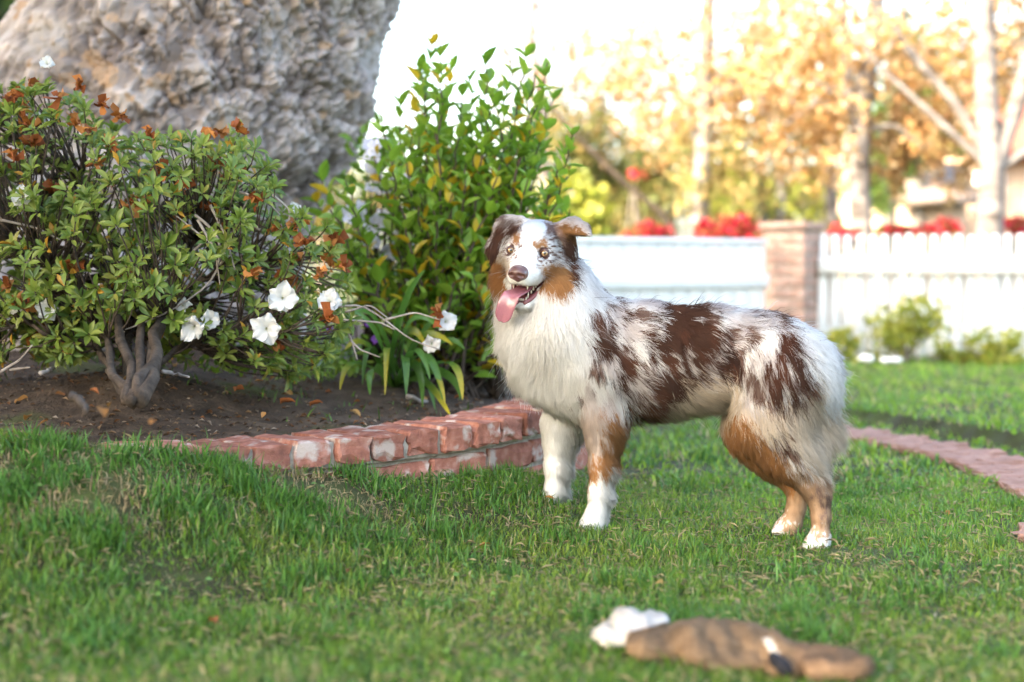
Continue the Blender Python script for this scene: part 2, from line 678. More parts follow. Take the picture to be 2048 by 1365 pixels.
mort = MB()
for i in range(len(WALL) - 1):
    a, b = WALL[i], WALL[i + 1]
    d = (b - a)[:2]
    L = np.hypot(*d)
    d = d / L
    nn = np.array([-d[1], d[0]])       # into the bed
    mid = (a + b) / 2
    yaw = math.atan2(d[1], d[0])
    out = rb.uniform(-.006, .006)
    c = np.array([*(mid[:2] + nn * (.105 + out)), mid[2] - .033 + rb.uniform(-.003, .003)])
    put('brick', HEADERS[rb.randrange(7)], c, yaw + rb.uniform(-.03, .03), wall, (rb.uniform(-.015, .015), rb.uniform(-.02, .02)))
    # mortar core behind the courses
    ax = np.array([[d[0], d[1], 0], [nn[0], nn[1], 0], [0, 0, 1]])
    mort.box((*(mid[:2] + nn * .108), mid[2] - .042), (L * 1.06, .186, .064), ax, bev=.004)
    mort.box((*(mid[:2] + nn * .075), mid[2] - .17), (L * 1.10, .080, .196), ax, bev=.004)
mort.build('mortar', MAT_MORTAR, wall)
# stretcher courses below, set a little back from the coping
seg = np.hypot(*np.diff(WALL[:, :2], axis=0).T)
cum = np.concatenate([[0], np.cumsum(seg)])


def along(s_):
    x = np.interp(s_, cum, WALL[:, 0])
    y = np.interp(s_, cum, WALL[:, 1])
    z = np.interp(s_, cum, WALL[:, 2])
    e = .05
    dx = np.interp(s_ + e, cum, WALL[:, 0]) - np.interp(s_ - e, cum, WALL[:, 0])
    dy = np.interp(s_ + e, cum, WALL[:, 1]) - np.interp(s_ - e, cum, WALL[:, 1])
    return x, y, z, math.atan2(dy, dx)


for course in range(2):
    s_ = .12 + .11 * course
    while s_ < cum[-1] - .1:
        x, y, z, yaw = along(s_)
        nn = (-math.sin(yaw), math.cos(yaw))
        off = .069 + rb.uniform(-.003, .003)
        put('brick', STRETCH[rb.randrange(5)], (x + nn[0] * off, y + nn[1] * off, z - .117 - .077 * course), yaw + rb.uniform(-.01, .01), wall)
        s_ += .216

# ------------------------------------------------------------------ brick path
PB = Vector((1.5, 4.8, 0))
path = tag(grid_mesh('brick_path', np.arange(.85, 1.9, .03), np.arange(2.9, 6.7, .03), lambda x, y: H(x, y) + .010, MAT_PATHBRICK,
                     keep=lambda x, y: in_poly(x, y, PATH_POLY)), kind='structure')
PAVE = [wobble_brick((0.200, 0.098, 0.05), 300 + k, .005) for k in range(5)]
for me in PAVE:
    me.materials.append(MAT_PATHBRICK)


def resample(line, step):
    s_ = np.concatenate([[0], np.cumsum(np.hypot(*np.diff(line, axis=0).T))])
    t = np.arange(0, s_[-1], step)
    return np.stack([np.interp(t, s_, line[:, 0]), np.interp(t, s_, line[:, 1])], -1), s_[-1]


nrow = 33
tf = np.linspace(0, 1, 400)


def at_frac(line, f):
    s_ = np.concatenate([[0], np.cumsum(np.hypot(*np.diff(line, axis=0).T))])
    return np.array([np.interp(f * s_[-1], s_, line[:, 0]), np.interp(f * s_[-1], s_, line[:, 1])])


for r in range(nrow):
    f = (r + .5) / nrow
    a, b = at_frac(PATH_F, f), at_frac(PATH_B, f)
    w = np.hypot(*(b - a))
    d = (b - a) / w
    yaw = math.atan2(d[1], d[0])
    offs = [(0.10, 1), (0.307, 1)] if r % 2 else [(0.05, .49), (0.207, 1), (.36, .49)]
    for q, sx in offs:
        c = a + d * q
        if q > w - .03:
            continue
        z = float(H(np.array([c[0]]), np.array([c[1]]))[0])
        o = put('brick', PAVE[rb.randrange(5)], (c[0], c[1], z + rb.uniform(-.004, .004)), yaw + rb.uniform(-.03, .03), path, (rb.uniform(-.02, .02), rb.uniform(-.02, .02)))
        o.scale.x = sx

# ------------------------------------------------------------------ grass
def blades(name, n, x, y, z, hgt, wid, col, lean=.5, mat=MAT_GRASS, bend=.5, r=rng):
    az = r.uniform(0, 2 * np.pi, n)
    ln = np.abs(r.normal(0, lean, n))
    face = az + r.normal(0, .8, n) + np.pi / 2
    d = np.stack([np.cos(az) * np.sin(ln), np.sin(az) * np.sin(ln), np.cos(ln)], -1)
    ln2 = np.clip(ln + np.abs(r.normal(0, bend, n)), 0, 1.9)
    d2 = np.stack([np.cos(az) * np.sin(ln2), np.sin(az) * np.sin(ln2), np.cos(ln2)], -1)
    s = np.stack([np.cos(face), np.sin(face), np.zeros(n)], -1) * (wid / 2)[:, None]
    p0 = np.stack([x, y, z], -1)
    p1 = p0 + d * (hgt * .5)[:, None]
    p2 = p1 + d2 * (hgt * .5)[:, None]
    v = np.stack([p0 - s * .8, p0 + s * .8, p1 - s, p1 + s, p2], 1).reshape(-1, 3)
    i = np.arange(n)[:, None] * 5
    q = np.concatenate([i, i + 1, i + 3, i + 2], 1)
    t = np.concatenate([i + 2, i + 3, i + 4], 1)
    c = np.repeat(col, 5, 0)
    return mesh_np(name, v, t, q, c, smooth=False)


def lawn_points(n, y0, y1, margin=.35, power=1.0):
    u = rng.random(n)
    y = y0 + (y1 - y0) * u ** power
    half = y * 1024 / FPX + margin
    x = rng.uniform(-1, 1, n) * half
    ok = ~in_poly(x, y, BED_POLY) & ~in_poly(x, y, PATH_POLY)
    return x[ok], y[ok]


def grass_cols(x, y):
    n = len(x)
    p = np.stack([x, y, x * 0], -1)
    n1 = fbm(p * 2.6, 21, 3)
    n2 = fbm(p * 9.0, 31, 2)
    base = np.array([.112, .222, .024])
    yel = np.array([.175, .265, .042])
    blue = np.array([.070, .165, .045])
    c = base + (yel - base) * sstep(.42, .72, n1 + (rng.random(n) - .5) * .3)[:, None]
    k = (rng.random(n) < .3)
    c = np.where(k[:, None], blue, c)
    # the lawn behind the dog is lighter in colour than the coarse grass in front and to the side
    c = c * (1 + .5 * sstep(-.3, .6, x) * sstep(3.2, 4.4, y))[:, None] * np.array([1.08, 1, .9])
    dry = rng.random(n) < (.07 + .14 * sstep(.55, .75, n2))
    straw = np.array([.40, .33, .17]) * rng.uniform(.6, 1.15, (n, 1))
    c = np.where(dry[:, None], straw, c)
    return np.clip(c * rng.uniform(.65, 1.35, (n, 1)), 0, 1), n1, n2


def lawn_at(px, py):
    Y_ = np.arange(1.8, 12, .01)
    u, v = (px - 1024.0) / FPX, (682.5 - py) / FPX
    t = Y_ / (CT + v * ST)
    x_, z_ = u * t, CAM_H + t * (v * CT - ST)
    hit = np.nonzero(z_ <= H(x_, Y_))[0]
    k = hit[0] if len(hit) else len(Y_) - 1
    return np.array([x_[k], Y_[k], z_[k]])


BARE = [(640, 985, .11, .06), (150, 950, .16, .07), (40, 975, .13, .06), (700, 975, .08, .05), (250, 925, .10, .05), (180, 1000, .08, .03)]


def bare_mask(x, y):
    px, py = project(np.stack([x, y, H(x, y)], -1))
    m = np.zeros(len(x))
    for (cx, cy_, rx, ry) in BARE:
        c = lawn_at(cx, cy_)
        m = np.maximum(m, np.exp(-((((x - c[0]) / rx) ** 2 + ((y - c[1]) / (ry * 1.8)) ** 2) * (.5 + vnoise(np.stack([x * 30, y * 30, x * 0], -1), 77))) ** 1.5))
    return m


def make_lawn(name, n, y0, y1, h0, w0, label, power=1.0, lean=.62):
    x, y = lawn_points(n, y0, y1, power=power)
    c, n1, n2 = grass_cols(x, y)
    bm_ = bare_mask(x, y)
    tuft = fbm(np.stack([x, y, x * 0], -1) * 5.5, 51, 2)
    keep = (rng.random(len(x)) > bm_ * .82) & (rng.random(len(x)) < .45 + 1.1 * tuft)
    x, y, c, tuft, bm_ = x[keep], y[keep], c[keep], tuft[keep], bm_[keep]
    straw = rng.random(len(x)) < bm_ * 1.4
    c = np.where(straw[:, None], np.array([.36, .27, .15]) * rng.uniform(.6, 1.2, (len(x), 1)), c)
    left = sstep(.2, -.6, x)
    h = h0 * rng.uniform(.35, 1.3, len(x)) * (.35 + 1.3 * tuft) * (1 + .15 * left) * (1 - .35 * bm_)
    w = w0 * rng.uniform(.6, 1.3, len(x))
    me = blades(name, len(x), x, y, H(x, y) - .004, h, w, c, lean, bend=.85)
    o = obj(name, me, MAT_GRASS)
    return tag(o, label, 'grass', kind='stuff')


make_lawn('grass', 235000, 2.15, 4.6, .027, .0028, 'green lawn of short blades under and in front of the dog')
make_lawn('grass', 70000, 4.4, 10.2, .036, .0080, 'lawn stretching past the brick path to the white fence', power=1.0)
# coarse dark tufts by the wall
TUFTS = [(700, 940, 60), (640, 1005, 25), (560, 1000, 70), (440, 925, 80), (60, 880, 60), (20, 985, 90), (480, 965, 60), (600, 1045, 60), (760, 965, 45), (330, 905, 60), (900, 960, 35),
         (120, 890, 60), (1010, 950, 30), (980, 1000, 40), (700, 1080, 50), (880, 1060, 50), (380, 1010, 60), (200, 1075, 60), (1400, 1120, 30), (640, 1150, 50), (1060, 985, 30), (250, 905, 40)] + [(int(rng.uniform(0, 2048)), int(900 + 420 * rng.random() ** 1.4), int(rng.uniform(15, 45))) for _ in range(110)]
tx, ty, th_ = [], [], []
for (a, b, k) in TUFTS:
    c = lawn_at(a, b + 15)
    sp_ = rng.uniform(.018, .04)
    tx.append(c[0] + rng.normal(0, sp_, k * 3))
    ty.append(c[1] + rng.normal(0, sp_, k * 3))
    th_.append(rng.uniform(.03, .07, k * 3) * (1 if k > 44 else .8))
tx, ty, th_ = map(np.concatenate, (tx, ty, th_))
ok = ~in_poly(tx, ty, BED_POLY) & ~in_poly(tx, ty, PATH_POLY)
tx, ty, th_ = tx[ok], ty[ok], th_[ok]
tc_ = np.array([.075, .175, .030]) * rng.uniform(.65, 1.5, (len(tx), 1))
o = obj('grass_tufts', blades('grass_tufts', len(tx), tx, ty, H(tx, ty) - .004, th_, rng.uniform(.003, .005, len(tx)), tc_, .6), MAT_GRASS)
tag(o, 'coarse darker tufts of grass scattered in the lawn and along the wall', 'grass', kind='stuff')
# sparse blades and moss on the soil
n = 1500
x = rng.uniform(-1.9, .35, n)
y = rng.uniform(3.5, 5.3, n)
mo = fbm(np.stack([x, y, x * 0], -1) * 3.2, 61, 2)
ok = in_poly(x, y, BED_POLY) & (dist_line(x, y, BED_FRONT) > .25) & (mo > .56)
x, y = x[ok], y[ok]
o = obj('weeds', blades('weeds', len(x), x, y, zsoil(x, y) - .004, rng.uniform(.015, .05, len(x)), rng.uniform(.003, .006, len(x)),
                        np.array([.09, .17, .03]) * rng.uniform(.6, 1.4, (len(x), 1)), .9), MAT_GRASS)
tag(o, 'sparse seedlings and moss on the bare soil of the bed', 'weeds', kind='stuff')
# ------------------------------------------------------------------ implicit surfaces for soft bodies
class Prim:
    __slots__ = ('a', 'b', 'ra', 'rb', 'q', 'kq', 'k', 'comb', 'len', 'lift', 'feather', 'name')

    def __init__(s, a, b, ra, rb, comb=(0, 0, -1), length=.02, k=.03, q=None, kq=1.0, lift=.3, feather=0.0, name=''):
        s.a, s.b, s.ra, s.rb = np.asarray(a, float), np.asarray(b, float), ra, rb
        s.q = None if q is None else nrm(q)
        s.kq, s.k, s.comb, s.len, s.lift, s.feather, s.name = kq, k, nrm(comb), length, lift, feather, name

    def sd(s, p):
        a, b = s.a, s.b
        if s.q is not None:
            m = (a + b) / 2
            g = (1 / s.kq - 1)
            p = p + s.q * (((p - m) @ s.q) * g)[..., None]
            a = a + s.q * (((a - m) @ s.q) * g)
            b = b + s.q * (((b - m) @ s.q) * g)
        ba = b - a
        l2 = max(ba @ ba, 1e-12)
        t = np.clip(((p - a) @ ba) / l2, 0, 1)
        d = np.linalg.norm(p - a - t[..., None] * ba, axis=-1)
        r = s.ra + (s.rb - s.ra) * t
        e = d - r
        return e * (min(1, s.kq) if s.q is not None else 1)


def smin(a, b, k):
    h = np.clip(.5 + .5 * (b - a) / k, 0, 1)
    return b + (a - b) * h - k * h * (1 - h)


def implicit_mesh(prims, gx, gy, gz, cuts=()):
    X, Y, Z = len(gx), len(gy), len(gz)
    F = np.full((X, Y, Z), .2, np.float32)
    for phase, lst in ((0, prims), (1, cuts)):
        for p in lst:
            m = max(p.ra, p.rb) * max(1, p.kq) + .05
            lo, hi = np.minimum(p.a, p.b) - m, np.maximum(p.a, p.b) + m
            i0, i1 = np.searchsorted(gx, lo[0]), np.searchsorted(gx, hi[0])
            j0, j1 = np.searchsorted(gy, lo[1]), np.searchsorted(gy, hi[1])
            k0, k1 = np.searchsorted(gz, lo[2]), np.searchsorted(gz, hi[2])
            if i1 <= i0 or j1 <= j0 or k1 <= k0:
                continue
            P = np.stack(np.meshgrid(gx[i0:i1], gy[j0:j1], gz[k0:k1], indexing='ij'), -1)
            d = p.sd(P)
            sub = F[i0:i1, j0:j1, k0:k1]
            if phase == 0:
                F[i0:i1, j0:j1, k0:k1] = smin(sub, d, p.k)
            else:
                F[i0:i1, j0:j1, k0:k1] = -smin(-sub, d, p.k)
    ins = F < 0
    c = np.zeros((X - 1, Y - 1, Z - 1), np.int8)
    for dx in (0, 1):
        for dy in (0, 1):
            for dz in (0, 1):
                c += ins[dx:X - 1 + dx, dy:Y - 1 + dy, dz:Z - 1 + dz]
    act = (c > 0) & (c < 8)
    ci, cj, ck = np.nonzero(act)
    idx = -np.ones(act.shape, np.int64)
    idx[ci, cj, ck] = np.arange(len(ci))
    acc = np.zeros((len(ci), 3))
    cnt = np.zeros(len(ci))
    corners = [(0, 0, 0), (1, 0, 0), (0, 1, 0), (1, 1, 0), (0, 0, 1), (1, 0, 1), (0, 1, 1), (1, 1, 1)]
    for a in range(8):
        for b in range(a + 1, 8):
            A, B = corners[a], corners[b]
            if sum(abs(A[m] - B[m]) for m in range(3)) != 1:
                continue
            fa = F[ci + A[0], cj + A[1], ck + A[2]]
            fb = F[ci + B[0], cj + B[1], ck + B[2]]
            x = (fa < 0) != (fb < 0)
            t = np.where(x, fa / np.where(x, fa - fb, 1), 0)
            pa = np.stack([gx[ci + A[0]], gy[cj + A[1]], gz[ck + A[2]]], -1)
            pb = np.stack([gx[ci + B[0]], gy[cj + B[1]], gz[ck + B[2]]], -1)
            acc += np.where(x[:, None], pa + (pb - pa) * t[:, None], 0)
            cnt += x
    v = acc / cnt[:, None]
    quads = []
    for axis in range(3):
        sl0 = [slice(None)] * 3
        sl1 = [slice(None)] * 3
        sl0[axis] = slice(0, -1)
        sl1[axis] = slice(1, None)
        s0, s1 = ins[tuple(sl0)], ins[tuple(sl1)]
        e = np.nonzero(s0 != s1)
        flip = s0[e]
        u, w = [(1, 2), (2, 0), (0, 1)][axis]
        e = [np.array(q) for q in e]
        ok = (e[u] > 0) & (e[w] > 0) & (e[u] < F.shape[u] - 1) & (e[w] < F.shape[w] - 1)
        e = [q[ok] for q in e]
        flip = flip[ok]

        def cell(du, dw):
            q = [z.copy() for z in e]
            q[u] = q[u] + du
            q[w] = q[w] + dw
            return idx[q[0], q[1], q[2]]
        f = np.stack([cell(-1, -1), cell(0, -1), cell(0, 0), cell(-1, 0)], -1)
        f = np.where(flip[:, None], f, f[:, ::-1])
        quads.append(f)
    return v, np.concatenate(quads)


def laplace(v, q, it=2, lam=.5):
    e = np.concatenate([q[:, [0, 1]], q[:, [1, 2]], q[:, [2, 3]], q[:, [3, 0]]])
    for _ in range(it):
        s = np.zeros_like(v)
        n = np.zeros(len(v))
        np.add.at(s, e[:, 0], v[e[:, 1]])
        np.add.at(s, e[:, 1], v[e[:, 0]])
        np.add.at(n, e[:, 0], 1)
        np.add.at(n, e[:, 1], 1)
        v = v + lam * (s / n[:, None] - v)
    return v


def fill_grid(lo, hi, fine_lo, fine_hi, coarse, fine):
    pts, x = [], lo
    while x < hi:
        pts.append(x)
        x += fine if fine_lo <= x <= fine_hi else coarse
    return np.array(pts)


def poly_px(px, py, poly):
    return in_poly(px, py, np.asarray(poly, float))


def sample_surface(v, q, n, weight=None):
    t = np.concatenate([q[:, [0, 1, 2]], q[:, [0, 2, 3]]])
    A, B, C = v[t[:, 0]], v[t[:, 1]], v[t[:, 2]]
    cr = np.cross(B - A, C - A)
    ar = np.linalg.norm(cr, axis=1)
    nn = cr / np.maximum(ar, 1e-12)[:, None]
    w = ar.copy()
    if weight is not None:
        w = w * weight((A + B + C) / 3, nn)
    k = rng.choice(len(t), n, p=w / w.sum())
    u = rng.random((n, 2))
    fl = u.sum(1) > 1
    u[fl] = 1 - u[fl]
    p = A[k] + (B - A)[k] * u[:, :1] + (C - A)[k] * u[:, 1:]
    return p, t[k], u


def hair(name, root, d0, d1, length, col, lie, r0, r1, mat, parent, clump=None, npt=6, curl=0.0):
    n = len(root)
    t = np.linspace(0, 1, npt)
    P = root[:, None, :] + length[:, None, None] * (d0[:, None, :] * t[None, :, None] + (d1 - d0)[:, None, :] * (t ** 2)[None, :, None] * .5)
    if clump is not None:
        cidx, amt = clump
        off = (P[cidx] - P)
        P = P + off * (amt[:, None] * t[None, :] ** 1.3)[:, :, None]
    if curl:
        ph = rng.uniform(0, 6.28, (n, 3))
        P = P + (length * curl)[:, None, None] * np.sin(ph[:, None, :] + t[None, :, None] * 4.0) * (t ** 1.2)[None, :, None]
    cu = bpy.data.hair_curves.new(name)
    cu.add_curves([npt] * n)
    cu.attributes['position'].data.foreach_set('vector', P.astype(np.float32).ravel())
    rad = (r0[:, None] + (r1 - r0[:, None]) * t[None, :] ** 1.5).astype(np.float32)
    at = cu.attributes.get('radius') or cu.attributes.new('radius', 'FLOAT', 'POINT')
    at.data.foreach_set('value', rad.ravel())
    c4 = np.ones((n, 4), np.float32)
    c4[:, :3] = col
    at = cu.attributes.new('col', 'FLOAT_COLOR', 'CURVE')
    at.data.foreach_set('color', c4.ravel())
    at = cu.attributes.new('lie', 'FLOAT_VECTOR', 'CURVE')
    at.data.foreach_set('vector', lie.astype(np.float32).ravel())
    cu.materials.append(mat)
    o = bpy.data.objects.new(name, cu)
    COL.objects.link(o)
    if parent is not None:
        local(o, parent)
    return o


# ------------------------------------------------------------------ the dog
DA = nrm([.562, -.18, 0])          # nose-to-tail direction of the trunk
DN = np.array([-DA[1], DA[0], 0])  # away from the camera
DP0 = np.array([.147, 3.81, 0])
UP = np.array([0, 0, 1.0])


def B(px, py, l=0.0):
    u = (px - 1024.0) / FPX
    v = (682.5 - py) / FPX
    d = np.array([u, CT + v * ST, v * CT - ST])
    t = ((DP0 - CAMP) @ DN + l) / (d @ DN)
    return CAMP + d * t


def L3(s, l, z):
    return DA * s + DN * l + UP * z


HF = nrm([-.30, -.95, -.05])
HR = nrm(np.cross(UP, HF))
HU = np.cross(HF, HR)
ph = math.radians(5)
HR, HU = HR * math.cos(ph) - HU * math.sin(ph), HU * math.cos(ph) + HR * math.sin(ph)
HO = W(1070, 512, 3.80)


def hp(a, b, c):
    return HO + HR * a + HU * b + HF * c


def hv(a, b, c):
    return HR * a + HU * b + HF * c


dp = []


def rc(a, b, ra, rb, **kw):
    p = Prim(a, b, ra, rb, **kw)
    dp.append(p)
    return p


# trunk
tl = dict(q=DN, kq=.86)
rc(B(1185, 722), B(1300, 712), .108, .110, comb=L3(1, 0, -.75), length=.055, k=.05, name='torso', **tl)
rc(B(1300, 712), B(1420, 706), .110, .098, comb=L3(1, 0, -.6), length=.048, k=.05, name='torso', **tl)
rc(B(1420, 706), B(1530, 722), .098, .098, comb=L3(1, 0, -.5), length=.045, k=.05, name='torso', **tl)
rc(B(1530, 722), B(1590, 735), .100, .086, comb=L3(.9, 0, -.6), length=.050, k=.05, name='rump', q=DN, kq=.95)
rc(B(1235, 655), B(1280, 660), .050, .048, comb=L3(1, 0, -.4), length=.045, k=.05, name='withers')
# under line
rc(B(1240, 768), B(1400, 758), .058, .045, comb=L3(.75, 0, -1), length=.080, k=.05, lift=.5, name='belly')
# breast and neck
rc(B(1100, 692), B(1180, 718), .092, .104, comb=L3(-.15, -.1, -1), length=.082, k=.05, lift=.42, name='breast')
rc(B(1102, 738), B(1170, 762), .066, .072, comb=L3(.05, -.05, -1), length=.060, k=.05, lift=.35, name='breast')
rc(B(1120, 610, -.01), B(1185, 690), .080, .105, comb=L3(.35, 0, -1), length=.07, k=.05, lift=.38, name='neck')
rc(hp(0, -.02, -.035), B(1120, 620, -.01), .070, .082, comb=L3(.15, -.05, -1), length=.055, k=.04, lift=.4, name='neck')
rc(hp(-.045, -.055, -.03), B(1075, 655, -.01), .056, .078, comb=L3(-.35, -.05, -1), length=.068, k=.05, lift=.42, name='ruff')
rc(hp(.05, -.055, -.04), B(1140, 660, -.05), .055, .08, comb=L3(.35, 0, -1), length=.06, k=.05, lift=.38, name='ruff')
# shoulder and forelegs
for sgn, pts in ((-1, [(1205, 745), (1208, 835), (1205, 880), (1204, 930), (1199, 985), (1193, 1028), (1186, 1048), (1173, 1053)]),
                 (1, [(1175, 755), (1125, 845), (1117, 885), (1114, 930), (1110, 980), (1098, 1012), (1084, 1028), (1066, 1031)])):
    l = sgn * .062
    c = [B(x, y, sgn * (.055 if i == 0 else .066)) for i, (x, y) in enumerate(pts)]
    rr = [.070, .043, .036, .030, .0245, .0230, .026, .020]
    ln = [.036, .016, .013, .011, .009, .007, .006, .006]
    for i in range(7):
        ft = [.2, .8, 1.3, 1.5, 1.5, .5, 0][i]
        rc(c[i], c[i + 1], rr[i], rr[i + 1], comb=L3(.12 if i > 0 else .35, 0, -1), length=ln[i], k=.02 if i > 1 else .045, lift=.16, feather=ft, name='foreleg')
    for dx in (-.0195, -.0065, .0065, .0195):      # toes
        toe = c[7] + DN * dx + L3(-.010, 0, -.005) - L3(abs(dx) * -.5, 0, 0)
        rc(c[6] + DN * dx * .7 + L3(0, 0, -.004), toe, .0125, .0112, comb=L3(-1, 0, -.3), length=.005, k=.004, name='paw')
# hind legs
for sgn, pts in ((-1, [(1560, 750), (1535, 845), (1575, 905), (1622, 965), (1637, 990), (1641, 1030), (1641, 1072), (1636, 1085), (1622, 1092)]),
                 (1, [(1545, 760), (1515, 850), (1548, 905), (1585, 955), (1597, 978), (1592, 1015), (1584, 1043), (1578, 1052), (1562, 1058)])):
    dl = [.05, .075, .075, .07, .068, .066, .066, .066, .066]
    c = [B(x, y, sgn * dl[i]) for i, (x, y) in enumerate(pts)]
    rr = [.098, .070, .050, .030, .0245, .0195, .0185, .024, .019]
    ln = [.050, .036, .022, .012, .009, .008, .007, .006, .006]
    for i in range(8):
        ft = [.5, .9, .9, .5, .2, .1, .1, 0][i]
        rc(c[i], c[i + 1], rr[i], rr[i + 1], comb=L3(.35 if i < 3 else .08, 0, -1), length=ln[i], k=.02 if i > 2 else .045, lift=.2 if i > 2 else .26, feather=ft, name='hindleg')
    for dx in (-.0185, -.006, .006, .0185):
        rc(c[7] + DN * dx * .7, c[8] + DN * dx + L3(-.010, 0, -.004), .012, .0108, comb=L3(-1, 0, -.3), length=.005, k=.004, name='paw')
# fluffy seat
rc(B(1604, 745), B(1618, 850, -.01), .055, .042, comb=L3(.7, 0, -1), length=.062, k=.05, lift=.42, feather=.3, name='britches')
# head
back = -HF
rc(hp(0, .022, -.018), hp(0, .024, .012), .067, .062, comb=back + HU * .1, length=.014, k=.02, lift=.2, name='skull')
rc(hp(0, .010, .035), hp(0, .000, .050), .050, .043, comb=back + HU * .35, length=.009, k=.025, lift=.15, name='brow')
for s_ in (-1, 1):
    rc(hp(s_ * .030, .022, .050), hp(s_ * .038, .024, .040), .017, .017, comb=back, length=.008, k=.015, lift=.2, name='browridge')
    rc(hp(s_ * .043, -.020, .018), hp(s_ * .048, -.052, -.004), .040, .040, comb=hv(s_ * .5, -.9, -1), length=.032, k=.03, lift=.28, name='cheek')
    rc(hp(s_ * .030, -.022, .052), hp(s_ * .020, -.036, .085), .030, .026, comb=hv(s_ * .5, -.25, -1), length=.009, k=.02, lift=.12, name='muzzleside')
    rc(hp(s_ * .017, -.046, .085), hp(s_ * .012, -.052, .110), .026, .020, comb=hv(s_ * .5, -.4, -1), length=.005, k=.012, lift=.12, name='flew')
    rc(hp(s_ * .034, -.060, .018), hp(s_ * .010, -.118, .082), .020, .0125, comb=hv(0, -.5, -1), length=.010, k=.012, lift=.15, name='jaw')
rc(hp(0, -.010, .060), hp(0, -.033, .113), .034, .026, comb=back + HU * .3, length=.005, k=.02, lift=.1, name='bridge')
rc(hp(0, -.085, .03), hp(0, -.118, .074), .025, .013, comb=hv(0, -1, -.5), length=.030, k=.012, lift=.2, name='jaw')
rc(hp(0, -.060, -.03), hp(0, -.09, .01), .062, .042, comb=hv(0, -1, -.6), length=.045, k=.03, lift=.35, name='throat')
# ears: left one hangs, right one folds out to the side
ek = dict(k=.012)
EF = hv(.35, .1, 1)
rc(hp(-.048, .070, -.02), hp(-.074, .064, -.005), .024, .026, comb=hv(-1, -.3, .2), length=.018, q=EF, kq=.5, lift=.3, name='earleft', **ek)
rc(hp(-.074, .064, -.005), hp(-.096, .015, .0), .026, .023, comb=hv(-.35, -1, .1), length=.026, q=EF, kq=.45, lift=.25, name='earleft', **ek)
rc(hp(-.096, .015, .0), hp(-.098, -.028, .0), .023, .010, comb=hv(-.1, -1, .1), length=.028, q=EF, kq=.45, lift=.2, name='earleft', **ek)
ER = hv(-.25, .75, .6)
rc(hp(.050, .068, -.02), hp(.082, .082, -.012), .025, .024, comb=hv(1, .3, .1), length=.014, q=ER, kq=.55, lift=.25, name='earright', **ek)
rc(hp(.082, .082, -.012), hp(.118, .078, .012), .021, .016, comb=hv(1, -.1, .1), length=.010, q=ER, kq=.45, lift=.2, name='earright', **ek)
rc(hp(.118, .078, .012), hp(.145, .066, .030), .015, .006, comb=hv(1, -.5, .2), length=.008, q=ER, kq=.45, lift=.2, name='earright', **ek)
rc(hp(.072, .062, -.012), hp(.082, .015, -.018), .022, .018, comb=hv(.2, -1, 0), length=.026, q=hv(.4, 0, 1), kq=.6, lift=.25, name='earright', **ek)

cuts = [Prim(hp(0, -.066, .030), hp(-.003, -.088, .112), .023, .022, q=HR, kq=1.35, k=.008),
        Prim(hp(.026, -.056, .052), hp(.020, -.062, .07), .016, .012, k=.008),
        Prim(hp(-.026, -.056, .052), hp(-.020, -.062, .07), .016, .012, k=.008)]
for s_ in (-1, 1):
    cuts.append(Prim(hp(s_ * .044, .013, .0715), hp(s_ * .044, .013, .0715), .0115, .0115, k=.006))
allp = np.array([q for p in dp for q in (p.a, p.b)])
lo, hi = allp.min(0) - .14, allp.max(0) + .14
hlo, hhi = HO - np.array([.14, .17, .16]), HO + np.array([.16, .1, .12])
gx = fill_grid(lo[0], hi[0], hlo[0], hhi[0], .007, .0036)
gy = fill_grid(lo[1], hi[1], hlo[1], hhi[1], .0068, .0038)
gz = fill_grid(lo[2], hi[2], hlo[2], hhi[2], .007, .0036)
dv, dq = implicit_mesh(dp, gx, gy, gz, cuts)
dv = laplace(dv, dq, 2, .45)

# --- coat colours (albedo)
WHITE = np.array([.86, .85, .83])
CREAM = np.array([.66, .56, .45])
MERLE = np.array([.57, .515, .50])
BROWN = np.array([.074, .031, .019])
DARK = np.array([.032, .014, .010])
TAN = np.array([.40, .195, .075])
PALETAN = np.array([.46, .30, .19])
GREYB = np.array([.22, .14, .115])


